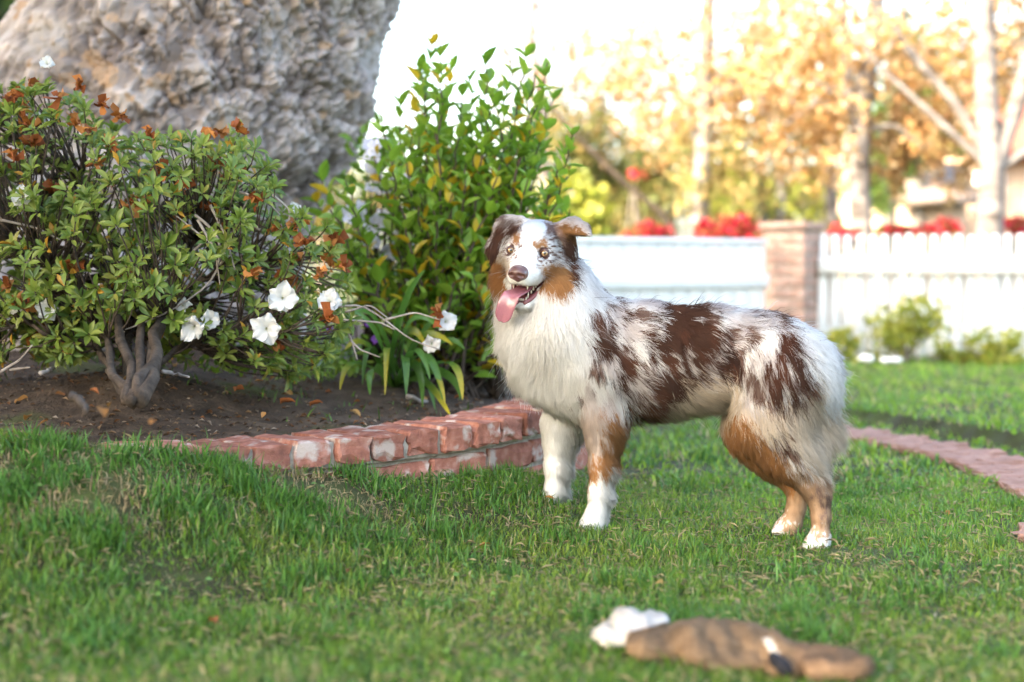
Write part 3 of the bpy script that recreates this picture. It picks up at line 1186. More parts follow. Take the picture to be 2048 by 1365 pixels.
def coat(p, lie, head):
    """colour of the coat at points p; patches are drawn on the dog's near side and carry through the body"""
    n = len(p)
    px, py = project(p)
    st = np.stack([p @ DA, p @ DN, p[:, 2]], -1)
    # wander along the lie of the hair so that patch edges fray
    w1 = fbm(st * np.array([60, 40, 26]), 71, 2) - .5
    w2 = fbm(st * np.array([160, 120, 60]), 75, 2) - .5
    j = rng.normal(0, 1, (n, 2))
    sc = np.where(head, .42, 1.0)
    X = px + (w1 * 46 + w2 * 34 + j[:, 0] * 5) * sc
    Y = py + (w1 * 34 - w2 * 40 + j[:, 1] * 9) * sc
    c = np.tile(MERLE * 1.08, (n, 1))
    mot = fbm(st * np.array([34, 20, 16]), 81, 3)
    c = c + (WHITE - MERLE) * sstep(.42, .62, mot)[:, None] * .75
    c = np.where((sstep(.60, .66, fbm(st * np.array([55, 30, 22]), 91, 2)) > rng.random(n))[:, None], GREYB, c)

    def paint(poly, col, mask=None):
        nonlocal c
        m = poly_px(X, Y, poly)
        if mask is not None:
            m &= mask
        c = np.where(m[:, None], col, c)
    body = ~head
    paint([(1325, 805), (1395, 765), (1470, 770), (1500, 860), (1400, 900), (1250, 910), (1240, 850), (1300, 845)], CREAM, body)
    paint([(1500, 815), (1560, 835), (1615, 800), (1640, 700), (1720, 760), (1720, 960), (1640, 960), (1580, 900), (1500, 860)], CREAM, body)
    paint([(1585, 625), (1640, 660), (1720, 800), (1660, 840), (1625, 760), (1610, 680), (1580, 650)], WHITE * .98, body)
    paint([(900, 560), (1190, 540), (1200, 600), (1178, 680), (1172, 740), (1165, 790), (1150, 835), (1120, 850), (900, 860)], WHITE, body)
    paint([(1000, 835), (1150, 835), (1155, 1100), (1000, 1100)], WHITE, body)
    for poly in ([(1318, 600), (1350, 585), (1425, 600), (1442, 650), (1468, 665), (1490, 720), (1495, 755), (1470, 772), (1430, 755), (1395, 762), (1350, 802), (1312, 838), (1275, 838), (1296, 780), (1318, 720), (1326, 660)],
                 [(1182, 655), (1212, 640), (1245, 672), (1240, 735), (1218, 765), (1188, 715)],
                 [(1234, 585), (1250, 590), (1260, 640), (1242, 655)],
                 [(1222, 700), (1258, 690), (1292, 716), (1286, 770), (1262, 800), (1236, 770)],
                 [(1296, 682), (1328, 668), (1322, 722), (1288, 735)],
                 [(1558, 676), (1592, 664), (1612, 715), (1632, 790), (1602, 818), (1560, 832), (1518, 806), (1514, 760), (1548, 735)],
                 [(1486, 612), (1560, 618), (1586, 640), (1572, 660), (1525, 636)],
                 [(1496, 684), (1516, 684), (1512, 700), (1496, 698)],
                 [(1255, 800), (1275, 790), (1280, 830), (1262, 840)],
                 [(1180, 570), (1190, 560), (1192, 585), (1180, 590)]):
        brk = fbm(st * np.array([70, 40, 24]), 97, 2)
        paint(poly, BROWN, body & ((brk < .57) | ((px > 1325) & (px < 1480) & (brk < .70)) | ((px > 1500) & (brk < .64))))
    paint([(1444, 700), (1472, 690), (1488, 730), (1470, 765), (1448, 750)], DARK, body)
    paint([(1428, 726), (1452, 706), (1446, 735), (1412, 757)], MERLE * 1.1, body)
    paint([(1530, 735), (1545, 728), (1540, 750), (1528, 752)], MERLE, body)
    # lower parts of the flank go warm
    paint([(1268, 815), (1330, 815), (1310, 862), (1262, 858)], BROWN * 1.6 + TAN * .12, body)
    # near foreleg
    paint([(1145, 835), (1215, 830), (1215, 990), (1150, 990)], MERLE * np.array([.98, .9, .82]), body & (p @ DN - DP0 @ DN < .01))
    paint([(1212, 838), (1262, 845), (1262, 930), (1222, 975), (1172, 985), (1168, 930), (1205, 925)], TAN, body & (p @ DN - DP0 @ DN < .01))
    paint([(1150, 870), (1172, 900), (1176, 940), (1158, 940)], PALETAN, body & (p @ DN - DP0 @ DN < .01))
    paint([(1100, 978), (1170, 984), (1215, 960), (1275, 930), (1290, 1100), (1100, 1100)], WHITE, body)
    # hind legs
    paint([(1440, 846), (1500, 856), (1545, 900), (1610, 960), (1700, 960), (1700, 1120), (1500, 1120), (1440, 900)], PALETAN, body)
    paint([(1455, 840), (1500, 850), (1560, 920), (1600, 985), (1560, 985), (1450, 900)], TAN, body)
    paint([(1546, 882), (1580, 872), (1592, 908), (1562, 918)], BROWN, body)
    paint([(1632, 982), (1662, 980), (1662, 1012), (1640, 1010)], GREYB, body)
    paint([(1650, 1010), (1664, 1010), (1662, 1060), (1652, 1060)], GREYB, body)
    paint([(1590, 1075), (1700, 1068), (1700, 1120), (1590, 1120)], WHITE, body)
    paint([(1500, 1048), (1572, 1044), (1572, 1100), (1500, 1100)], WHITE, body)
    # head
    h = head
    c = np.where((h & (py > 470))[:, None], MERLE + (WHITE - MERLE) * (.35 + .5 * rng.random((n, 1))), c)
    paint([(960, 575), (1180, 560), (1180, 700), (960, 700)], WHITE, h)
    paint([(995, 425), (1048, 425), (1044, 446), (1020, 452), (1000, 470), (988, 500)], BROWN * .9 + MERLE * .22, h)
    paint([(960, 545), (972, 500), (990, 455), (1006, 450), (1012, 470), (1000, 500), (996, 530), (978, 560)], BROWN * 1.15, h)
    paint([(1012, 462), (1036, 446), (1044, 452), (1030, 470), (1012, 478)], BROWN * 1.3, h)
    paint([(1008, 420), (1054, 418), (1048, 444), (1026, 442), (1010, 436)], MERLE * 1.1, h)
    # dark flecks round the eyes
    fl = fbm(p * 190, 95, 2)
    c = np.where((h & (fl > .56) & (py > 466) & (py < 532))[:, None], BROWN * 1.9, c)
    paint([(975, 525), (1020, 528), (1016, 560), (1014, 596), (990, 592), (974, 570)], TAN * 1.05, h)
    paint([(992, 505), (1006, 512), (1030, 530), (1012, 545), (1000, 530)], CREAM * .8, h)
    paint([(1080, 536), (1120, 530), (1146, 545), (1148, 572), (1130, 600), (1100, 598), (1078, 584), (1092, 560)], TAN * 1.05, h)
    paint([(1084, 448), (1112, 444), (1138, 470), (1140, 520), (1126, 530), (1122, 490), (1108, 470), (1092, 466)], GREYB * 1.25, h)
    paint([(1126, 462), (1148, 460), (1156, 520), (1158, 580), (1144, 570), (1142, 540), (1130, 505)], BROWN * 1.1, h)
    paint([(1118, 452), (1145, 446), (1172, 462), (1164, 478), (1154, 492), (1138, 478), (1124, 470)], TAN * .62, h)
    paint([(1108, 430), (1150, 426), (1182, 432), (1200, 466), (1180, 468), (1160, 456), (1130, 448), (1112, 446)], MERLE * .95, h)
    paint([(1168, 436), (1186, 436), (1196, 462), (1186, 462)], GREYB * 1.2, h)
    paint([(1044, 436), (1092, 436), (1090, 462), (1076, 486), (1072, 512), (1082, 545), (1080, 590), (1014, 590), (1010, 560), (1024, 530), (1040, 505), (1046, 480), (1040, 456)], WHITE * 1.02, h)
    paint([(1021, 474), (1032, 468), (1040, 476), (1038, 492), (1030, 492)], TAN, h)
    paint([(1072, 482), (1084, 476), (1096, 484), (1092, 498), (1074, 500)], TAN, h)
    # tufts: sheen painted as reddish tone into the brown, paler and darker locks elsewhere
    tf_ = fbm(st * np.array([90, 70, 45]), 105, 2)
    red = sstep(.48, .68, fbm(st * np.array([30, 24, 14]), 107, 2))
    dk = (c.sum(1) < .25)
    c = np.where(dk[:, None], c * (1 + red[:, None] * np.array([.65, .45, .3])), c)
    return np.where((c.sum(1) > 1.9)[:, None], c * (.94 + .12 * tf_)[:, None], c * (.80 + .42 * tf_)[:, None])


vnp = np.zeros_like(dv)
for a, b, c_ in ((0, 1, 2), (2, 3, 0)):
    fn = np.cross(dv[dq[:, b]] - dv[dq[:, a]], dv[dq[:, c_]] - dv[dq[:, a]])
    for k in (a, b, c_):
        np.add.at(vnp, dq[:, k], fn)
dvn = nrm(vnp)


def head_mask(p):
    q = p - HO
    a, b, c_ = q @ HR, q @ HU, q @ HF
    thr = np.where(np.abs(a) > .055, -.085, -.098)
    return (b > thr) & (c_ > -.06) & ~((c_ < -.02) & (b < -.05))


hm = head_mask(dv)
vc = coat(dv, dvn, hm)
# lips, gums and the inside of the mouth
q_ = dv - HO
la, lb, lc = q_ @ HR, q_ @ HU, q_ @ HF
mouth_d = np.min([c_.sd(dv) for c_ in cuts[:3]], axis=0)
inm = mouth_d < .0035
vc = np.where(inm[:, None], np.array([.26, .055, .06]), vc)
vc = np.where((inm & (lc < .055))[:, None], np.array([.10, .016, .02]), vc)
rim = (mouth_d >= .0035) & (mouth_d < .0065) & (lb > -.13)
vc = np.where(rim[:, None], np.array([.20, .07, .065]), vc)
for s_ in (-1, 1):
    de = np.linalg.norm(dv - hp(s_ * .044, .013, .0715), axis=1)
    vc = np.where((de < .0165)[:, None], np.array([.075, .034, .026]), vc)

dog = empty('dog', (float(DP0[0] + .28), float(DP0[1] - .09), 0.0), 'fluffy white, brown and tan merle dog standing on the lawn with its tongue out', 'dog')
MAT_SKIN = attr_mat('skin', rough=.55, spec=.35)
body = obj('body', mesh_np('body', dv, quads=dq, col=vc, smooth=True), MAT_SKIN, dog)

# --- fur
def fur_for(v, q, vn, prims, n, dens, colour, headf, mat, parent, name='fur', rmul=1.0, skip=None, curl=.05):
    p, tri, u = sample_surface(v, q, n, dens)
    nn = nrm(vn[tri[:, 0]] * (1 - u.sum(1))[:, None] + vn[tri[:, 1]] * u[:, :1] + vn[tri[:, 2]] * u[:, 1:])
    sd = np.stack([pr.sd(p) for pr in prims], 1)
    w = np.exp(-np.clip(sd, -.02, .3) / .008)
    w /= w.sum(1, keepdims=True)
    comb = w @ np.array([pr.comb for pr in prims])
    ln = w @ np.array([pr.len for pr in prims])
    lift = w @ np.array([pr.lift for pr in prims])
    fe = w @ np.array([pr.feather for pr in prims])
    if skip is not None:
        k = ~skip(p)
        p, nn, comb, ln, lift, fe = p[k], nn[k], comb[k], ln[k], lift[k], fe[k]
    n = len(p)
    hd = headf(p)
    bk = np.clip(nn @ DA, 0, 1) * (~hd)
    ln = ln * (1 + fe * bk * 1.9)
    comb = nrm(comb + DA * (fe * bk * .8)[:, None])
    # locks: the coat parts into wavy tufts
    wav = np.stack([fbm(p * 22, 101, 2), fbm(p * 22, 111, 2), fbm(p * 22, 121, 2)], -1) - .5
    comb = nrm(comb + wav * 1.35 * (~hd)[:, None] + wav * .35 * hd[:, None])
    tang = comb - nn * (comb * nn).sum(1, keepdims=True)
    tang = nrm(tang + 1e-6)
    lf = np.clip(lift + rng.normal(0, .07, n), .05, .8)[:, None]
    d0 = nrm(tang * (1 - lf) + nn * (lf + .12) + rng.normal(0, .05, (n, 3)))
    d1 = nrm(tang + comb * .8 + nn * .05 + rng.normal(0, .12, (n, 3)) + np.array([0, 0, -.25]))
    fly = (rng.random(n) < .03) & (ln > .03)
    d0 = np.where(fly[:, None], nrm(d0 + nn * .3 + rng.normal(0, .28, (n, 3))), d0)
    d1 = np.where(fly[:, None], nrm(d1 + nn * .3 + rng.normal(0, .3, (n, 3))), d1)
    ln = ln * rng.uniform(.5, 1.12, n) * np.where(fly, 1.15, 1)
    col = colour(p + (d0 + d1) * (.27 * ln)[:, None], nn, hd)
    col = np.clip(col * rng.uniform(.86, 1.12, (n, 1)), 0, .93)
    # clumps
    nc = n // 26
    ci = rng.choice(n, nc, replace=False)
    kd = KDTree(nc)
    for a, i in enumerate(ci):
        kd.insert(p[i], a)
    kd.balance()
    near = np.empty(n, np.int64)
    dd = np.empty(n)
    f = kd.find
    for i in range(n):
        r_ = f(p[i])
        near[i] = r_[1]
        dd[i] = r_[2]
    near = ci[near]
    same = np.clip((nn * nn[near]).sum(1), 0, 1)
    amt = np.clip(rng.uniform(.25, .8, n), 0, 1) * same * np.clip(ln / .03, 0, 1) * (dd < .03) * ~fly
    lie = nrm(nn + d0 * .55 + rng.normal(0, .10, (n, 3)))
    r0 = np.clip(ln * .011, .00014, .00046) * rmul
    return hair(name, p, d0, d1, ln, col, lie, r0, .00009, mat, parent, (near, amt), 6, curl)


def dog_dens(c, nn):
    v = nrm(CAMP - c)
    f = (nn * v).sum(1)
    return np.where(f > -.35, 1.0, .3) * np.where(head_mask(c), 2.6, 1.0)


def dog_skip(p):
    m = np.min([c_.sd(p) for c_ in cuts[:3]], axis=0) < .0045
    for s_ in (-1, 1):
        m |= np.linalg.norm(p - hp(s_ * .044, .013, .0715), axis=1) < .0160
    m |= np.linalg.norm((p - hp(0, -.037, .142)), axis=1) < .023
    return m


fur_for(dv, dq, dvn, dp, 230000, dog_dens, coat, head_mask, MAT_FUR, dog, skip=dog_skip)

# --- eyes, nose, tongue, teeth, whiskers
def ball(c, r, seg=20, rings=12, ax=None, scale=(1, 1, 1)):
    u = np.linspace(0, 2 * np.pi, seg, endpoint=False)
    w = np.linspace(0, np.pi, rings + 1)[1:-1]
    v = [np.array([0, 0, 1.0])]
    for t in w:
        v += [np.array([np.sin(t) * np.cos(x), np.sin(t) * np.sin(x), np.cos(t)]) for x in u]
    v.append(np.array([0, 0, -1.0]))
    v = np.array(v) * np.array(scale) * r
    q, t = [], []
    for j in range(seg):
        t.append([0, 1 + j, 1 + (j + 1) % seg])
        for i in range(rings - 2):
            a = 1 + i * seg
            q.append([a + j, a + seg + j, a + seg + (j + 1) % seg, a + (j + 1) % seg])
        a = 1 + (rings - 2) * seg
        t.append([a + j, len(v) - 1, a + (j + 1) % seg])
    if ax is not None:
        v = v @ np.asarray(ax)
    return v + np.asarray(c), np.array(t), np.array(q)


def glossy(name, colr, rough=.1, coat=.6, bump=0, sss=0):
    m, nt, out = new_mat(name)
    p = node(nt, 'ShaderNodeBsdfPrincipled')
    tc = node(nt, 'ShaderNodeTexCoord')
    no = node(nt, 'ShaderNodeTexNoise')
    no.inputs['Scale'].default_value = 260
    nt.links.new(tc.outputs['Object'], no.inputs['Vector'])
    mx = node(nt, 'ShaderNodeMix', data_type='RGBA')
    mx.inputs[6].default_value = (*[k * .8 for k in colr], 1)
    mx.inputs[7].default_value = (*[min(1, k * 1.2) for k in colr], 1)
    nt.links.new(no.outputs['Fac'], mx.inputs[0])
    nt.links.new(mx.outputs[2], p.inputs['Base Color'])
    p.inputs['Roughness'].default_value = rough
    p.inputs['Coat Weight'].default_value = coat
    p.inputs['Coat Roughness'].default_value = .08
    if sss:
        p.inputs['Subsurface Weight'].default_value = sss
        p.inputs['Subsurface Scale'].default_value = .008
    if bump:
        b = node(nt, 'ShaderNodeBump')
        b.inputs['Strength'].default_value = bump
        b.inputs['Distance'].default_value = .001
        nt.links.new(no.outputs['Fac'], b.inputs['Height'])
        nt.links.new(b.outputs[0], p.inputs['Normal'])
    nt.links.new(p.outputs[0], out.inputs[0])
    return m


M_NOSE = glossy('nose_leather', (.105, .046, .040), rough=.42, coat=.25, bump=.5)
M_TONGUE = glossy('tongue', (.31, .118, .148), rough=.36, coat=.5, bump=.35, sss=.1)
M_TOOTH = glossy('tooth', (.75, .68, .55), rough=.25, coat=.3)
M_EYE = attr_mat('eye', rough=.08, spec=.6, coat=1.0)
M_LID = glossy('eyelid_skin', (.10, .050, .040), rough=.45, coat=.15)
for s_ in (-1, 1):
    ec = hp(s_ * .044, .013, .0655)
    gaze = nrm(CAMP + np.array([-.1, 0, .1]) - ec)
    gr = nrm(np.cross(UP, gaze))
    gu = np.cross(gaze, gr)
    v, t, q = ball((0, 0, 0), .0112, 40, 40)
    rr = np.hypot(v[:, 0], v[:, 1])
    fr = v[:, 2] > 0
    c_ = np.tile(np.array([.07, .035, .03]), (len(v), 1))
    iris = fr & (rr < .0078)
    c_ = np.where(iris[:, None], np.array([.32, .20, .095]), c_)
    c_ = np.where((fr & (rr > .0071) & (rr < .0078))[:, None], np.array([.13, .065, .028]), c_)
    c_ = np.where((fr & (rr < .0038))[:, None], np.array([.006, .005, .005]), c_)
    v = v @ np.array([gr, gu, gaze]) + ec
    eye_o = obj('eye', mesh_np('eye', v, t, q, c_, smooth=True), M_EYE, dog)
    # eyelids: a thin shell over the ball with an almond opening
    m = MB()
    v, t, q = ball((0, 0, 0), .0122, 44, 44)
    tilt = s_ * .12
    xx = v[:, 0] * math.cos(tilt) + v[:, 1] * math.sin(tilt)
    yy = -v[:, 0] * math.sin(tilt) + v[:, 1] * math.cos(tilt) - .0004
    hole = (v[:, 2] > 0) & (np.abs(xx) < .0098) & (np.abs(yy) < .0058 * np.sqrt(np.clip(1 - (xx / .0098) ** 2, 0, 1)))
    keepv = ~hole & (v[:, 2] > -.004)
    q = q[keepv[q].all(1)]
    u_, inv = np.unique(q, return_inverse=True)
    m.add(v[u_] @ np.array([gr, gu, gaze]) + ec, None, inv.reshape(-1, 4))
    lid_o = m.build('eyelid', M_LID, None, smooth=True)
    lid_o.parent = eye_o
    lid_o.matrix_parent_inverse = Matrix.Identity(4)
# nose with nostrils
NB = -.036
npz = [Prim(hp(0, NB + .002, .128), hp(0, NB + .002, .143), .0190, .0155, q=HR, kq=1.25, k=.01),
       Prim(hp(-.011, NB - .004, .136), hp(-.011, NB - .004, .145), .0125, .0105, k=.008), Prim(hp(.011, NB - .004, .136), hp(.011, NB - .004, .145), .0125, .0105, k=.008),
       Prim(hp(0, NB - .014, .134), hp(0, NB - .020, .128), .008, .005, k=.008)]
ncut = [Prim(hp(s_ * .0095, NB - .005, .1575), hp(s_ * .0165, NB - .0065, .151), .0058, .0042, k=.003) for s_ in (-1, 1)] + \
       [Prim(hp(0, NB - .010, .159), hp(0, NB - .024, .146), .0014, .0014, k=.003)]
c0 = hp(0, NB - .004, .138)
g = [np.arange(c0[k] - .042, c0[k] + .042, .0017) for k in range(3)]
nv, nq = implicit_mesh(npz, *g, ncut)
obj('nose', mesh_np('nose', laplace(nv, nq, 1, .4), quads=nq, smooth=True), M_NOSE, dog)
# tongue: flat, grooved, lolling out to one side
tp = np.array([hp(.002, -.072, .045), hp(0, -.083, .080), hp(-.006, -.090, .108), hp(-.016, -.096, .124), hp(-.026, -.120, .128), hp(-.033, -.144, .125), hp(-.038, -.160, .121)])
tw = np.array([.018, .021, .0225, .023, .023, .0215, .012])
ts = np.linspace(0, 6, 34)
tpi = np.stack([np.interp(ts, range(7), tp[:, k]) for k in range(3)], -1)
for _ in range(3):
    tpi[1:-1] = (tpi[:-2] + tpi[1:-1] * 2 + tpi[2:]) / 4
twi = np.interp(ts, range(7), tw)
twi[-3:] *= np.array([.92, .8, .5])
tt = nrm(np.gradient(tpi, axis=0))
side = nrm(HR - tt * (tt @ HR)[:, None] - HU * .0)
nor = np.cross(side, tt)
if nor[20] @ HF < 0:
    nor = -nor
ns = 18
an = np.linspace(0, 2 * np.pi, ns, endpoint=False)
v = []
for i in range(len(tpi)):
    x = np.cos(an) * twi[i]
    zz = np.sin(an) * .0052
    groove = -.0042 * np.exp(-(x / .0035) ** 2) * (np.sin(an) > 0) * np.clip((len(tpi) - i) / 8, 0, 1)
    cup = .006 * (x / twi[i]) ** 2
    v.append(tpi[i] + side[i] * x[:, None] + nor[i] * (zz + groove + cup)[:, None])
v = np.concatenate(v + [tpi[[0, -1]]])
n_ = len(tpi)
i = np.arange(n_ - 1)[:, None] * ns
j = np.arange(ns)[None, :]
q = np.stack([i + j, i + (j + 1) % ns, i + ns + (j + 1) % ns, i + ns + j], -1).reshape(-1, 4)
jj = np.arange(ns)
t = np.concatenate([np.stack([np.full(ns, n_ * ns), (jj + 1) % ns, jj], -1), np.stack([np.full(ns, n_ * ns + 1), (n_ - 1) * ns + jj, (n_ - 1) * ns + (jj + 1) % ns], -1)])
obj('tongue', mesh_np('tongue', v, t, q, smooth=True), M_TONGUE, dog)
# teeth: the lower row on the open side, upper canines, incisors


def tooth(c, d, h, r):
    m = MB()
    d = nrm(d)
    ps = np.array([c - d * h * .3, c + d * h * .3, c + d * h * .75, c + d * h])
    m.tube(ps, [r, r * .9, r * .5, r * .15], 7)
    m.build('tooth', M_TOOTH, dog, smooth=True)


JD = nrm(hp(.010, -.118, .082) - hp(.034, -.060, .018))
for f_, hh in ((.98, .007), (.86, .013), (.66, .007), (.52, .007), (.38, .008)):
    for s_ in (-1, 1):
        c_ = hp(s_ * .031, -.062, .028) + (hp(s_ * .0115, -.113, .090) - hp(s_ * .031, -.062, .028)) * f_
        tooth(c_ + HU * .009 + HF * .004, hv(s_ * .15, .85, .35), hh, .0028)
for x in (-.006, -.002, .002, .006):
    tooth(hp(x, -.106, .094), hv(0, .9, .4), .006, .0022)
for s_ in (-1, 1):
    tooth(hp(s_ * .018, -.064, .108), hv(0, -1, -.05), .014, .0034)
    tooth(hp(s_ * .026, -.064, .084), hv(0, -1, 0), .008, .0030)
    tooth(hp(s_ * .031, -.060, .068), hv(0, -1, 0), .008, .0030)
# lip along the lower jaw
for s_ in (-1, 1):
    m = MB()
    pts = [hp(s_ * .0445, -.050, .046), hp(s_ * .040, -.066, .044), hp(s_ * .032, -.086, .062), hp(s_ * .021, -.104, .084), hp(s_ * .007, -.113, .096)]
    ti = np.linspace(0, 4, 15)
    pts = np.stack([np.interp(ti, range(5), np.array(pts)[:, k]) for k in range(3)], -1)
    pts[1:-1] = (pts[:-2] + pts[1:-1] * 2 + pts[2:]) / 4
    m.tube(pts, np.interp(ti, [0, 1, 4], [.0028, .0052, .0056]), 8)
    m.build('lip', glossy('lip', (.20, .062, .062), rough=.35, coat=.4), dog, smooth=True)
# whiskers
wr, wd = [], []
for s_ in (-1, 1):
    for k in range(9):
        wr.append(hp(s_ * rng.uniform(.020, .034), rng.uniform(-.045, -.028), rng.uniform(.085, .112)))
        wd.append(hv(s_ * 1, rng.uniform(-.5, .25), rng.uniform(-.5, .3)))
wr, wd = np.array(wr), nrm(np.array(wd))
hair('whiskers', wr, wd, nrm(wd + np.array([0, 0, -.5])), rng.uniform(.035, .06, len(wr)), np.tile(WHITE, (len(wr), 1)), wd, np.full(len(wr), .00018), .00006, MAT_FUR, dog, None, 6, 0)
# ------------------------------------------------------------------ leaves
def leaf_template(nrow=4, fold=.25, curl=.35, tip=1.0, wmax=.4):
    """leaf of length 1 along +y, width 1 across x, folded along the midrib and curling back"""
    t = np.linspace(0, 1, nrow + 1)
    w = np.sin(np.pi * np.clip(t, 0, 1) ** (math.log(.5) / math.log(wmax))) ** .8 * .5
    w[0], w[-1] = .04, .01
    v = []
    for i in range(nrow + 1):
        z = -curl * t[i] ** 2 * .35
        v += [(-w[i], t[i], z + fold * w[i]), (0, t[i], z), (w[i], t[i], z + fold * w[i])]
    q = []
    for i in range(nrow):
        a = i * 3
        q += [[a, a + 1, a + 4, a + 3], [a + 1, a + 2, a + 5, a + 4]]
    return np.array(v), np.array(q)


def frames(d, n):
    """rows x, y, z of leaf frames: y along d, z near n"""
    y = nrm(d)
    x = nrm(np.cross(y, n))
    z = np.cross(x, y)
    return np.stack([x, y, z], 1)


def merge_leaves(name, tv, tq, org, fr, L, Wd, cols, mat, parent, smooth=True):
    n = len(org)
    s = np.stack([Wd, L, L], -1)
    v = np.einsum('nvk,nkj->nvj', tv[None] * s[:, None, :], fr) + org[:, None, :]
    q = tq[None] + (np.arange(n) * len(tv))[:, None, None]
    me = mesh_np(name, v.reshape(-1, 3), quads=q.reshape(-1, 4), col=np.repeat(cols, len(tv), 0), smooth=smooth)
    o = obj(name, me, mat, parent)
    o['kind'] = 'stuff'
    return o


def leaf_objects(tv, tq, org, fr, L, Wd, cols, mat, parent, palette, name='leaf'):
    """each leaf an object of its own; alike leaves share a mesh"""
    meshes = []
    for c in palette:
        me = mesh_np(name, tv, quads=tq, col=np.tile(c, (len(tv), 1)), smooth=True)
        me.materials.append(mat)
        meshes.append(me)
    pal = np.array(palette)
    base = Vector(parent.location)
    for k in range(len(org)):
        i = int(np.argmin(((pal - cols[k]) ** 2).sum(1)))
        o = bpy.data.objects.new(name, meshes[i])
        COL.objects.link(o)
        o.parent = parent
        R = Matrix(fr[k].T.tolist()).to_4x4()
        o.matrix_local = Matrix.Translation(Vector(org[k]) - base) @ R @ Matrix.Diagonal((Wd[k], L[k], L[k], 1))


def leaves_split(parent, tv, tq, org, d, n, L, Wd, cols, mat, palette, most=280, rest='foliage'):
    fr = frames(d, n)
    px, py = project(org)
    vis = (px > -20) & (px < 2068) & (py > -20) & (py < 1380)
    score = np.where(vis, L / org[:, 1] ** 3, 0)
    o = np.argsort(-score)
    a, b = o[:most], o[most:]
    leaf_objects(tv, tq, org[a], fr[a], L[a], Wd[a], cols[a], mat, parent, palette)
    if len(b):
        merge_leaves(rest, tv, tq, org[b], fr[b], L[b], Wd[b], cols[b], mat, parent)


def rand_in_poly(poly, n, r=rng):
    poly = np.array(poly, float)
    lo, hi = poly.min(0), poly.max(0)
    out = np.zeros((0, 2))
    while len(out) < n:
        p = r.uniform(lo, hi, (n * 3, 2))
        out = np.concatenate([out, p[in_poly(p[:, 0], p[:, 1], poly)]])
    return out[:n]


def curve_pts(a, b, n=9, sag=0.0, wob=.02, r=rng, up=0.0):
    t = np.linspace(0, 1, n)[:, None]
    p = a + (b - a) * t
    L = np.linalg.norm(b - a)
    p = p + np.array([0, 0, 1]) * (np.sin(t * np.pi) * sag * L)
    w = r.normal(0, wob * L, (n, 3))
    w[0] = w[-1] = 0
    for _ in range(2):
        w[1:-1] = (w[:-2] + w[1:-1] * 2 + w[2:]) / 4
    return p + w * 2


def soil_at(px, py):
    z = .25
    for _ in range(5):
        c = WZ(px, py, z)
        z = float(zsoil(np.array([c[0]]), np.array([c[1]]))[0])
    return WZ(px, py, z)


# ------------------------------------------------------------------ azalea
AZ0 = soil_at(262, 775)
azalea = empty('azalea_shrub', AZ0, 'spreading azalea with white and withered brown flowers in front of the big trunk', 'shrub')
AZ_POLY = [(-160, 130), (20, 175), (70, 165), (140, 190), (200, 235), (290, 270), (390, 275), (470, 258), (530, 290), (550, 350), (565, 420), (640, 435), (690, 480), (705, 560), (690, 620),
           (705, 660), (650, 735), (560, 760), (470, 735), (380, 690), (330, 660), (210, 690), (120, 730), (40, 700), (-160, 740)]
px_ = np.concatenate([rand_in_poly(AZ_POLY, 1150), rand_in_poly([(-50, 600), (180, 560), (340, 560), (440, 640), (390, 720), (160, 725), (-50, 730)], 150)])
HOLE = [(190, 680), (300, 640), (330, 680), (340, 740), (300, 760), (200, 760)]
dz = rng.uniform(-.42, .34, len(px_))
ctr = np.array([250, 440])
rad_ = np.hypot((px_[:, 0] - ctr[0]) / 420, (px_[:, 1] - ctr[1]) / 300)
dz *= np.clip(1.25 - .6 * rad_, .3, 1)
hole = in_poly(px_[:, 0], px_[:, 1], np.array(HOLE, float)) & (dz < -.1)
px_, dz = px_[~hole], dz[~hole]
ros = np.array([W(a, b, 4.22 + d) for (a, b), d in zip(px_, dz)])
# limbs
m = MB()
limb_pts, limb_r = [], []
LIMBS = [((262, 772, 0), (255, 660, 0), (200, 480, .05), (130, 300, .0)), ((270, 770, 0), (330, 600, 0), (390, 470, -.05), (440, 400, -.05)),
         ((258, 770, 0), (180, 640, -.1), (80, 520, -.15), (-20, 430, -.1)), ((268, 770, 0), (330, 610, -.02), (430, 545, -.08), (560, 520, -.1), (640, 500, -.1)),
         ((262, 770, 0), (290, 560, .1), (310, 420, .15), (300, 300, .15)), ((262, 770, 0), (230, 560, .15), (120, 420, .2), (40, 230, .1)),
         ((262, 770, 0), (360, 690, -.1), (470, 650, -.18), (580, 660, -.2)), ((262, 770, 0), (200, 700, -.15), (90, 660, -.25), (0, 640, -.2)),
         ((300, 640, .0), (420, 460, .1), (520, 380, .1), (540, 340, .05))]
for i_, l_ in enumerate(LIMBS):
    P_ = np.array([W(a, b, 4.22 + c) for a, b, c in l_])
    if l_[0][1] > 765:
        P_[0] = AZ0 + np.array([(l_[0][0] - 262) * .0010 + rng.normal(0, .012), rng.normal(0, .012), -.03])
    tt_ = np.linspace(0, len(P_) - 1, 22)
    pts = np.stack([np.interp(tt_, range(len(P_)), P_[:, k]) for k in range(3)], -1)
    for _ in range(3):
        pts[1:-1] = (pts[:-2] + 2 * pts[1:-1] + pts[2:]) / 4
    pts[1:-1] += rng.normal(0, .009, (20, 3))
    r_ = .004 + (.014 if i_ in (0, 1, 3) else .009) * (1 - np.linspace(0, 1, 22)) ** 1.7
    m.tube(pts, r_, 9, rough=.9, seed=i_)
    limb_pts.append(pts[5:])
    limb_r.append(r_[5:])
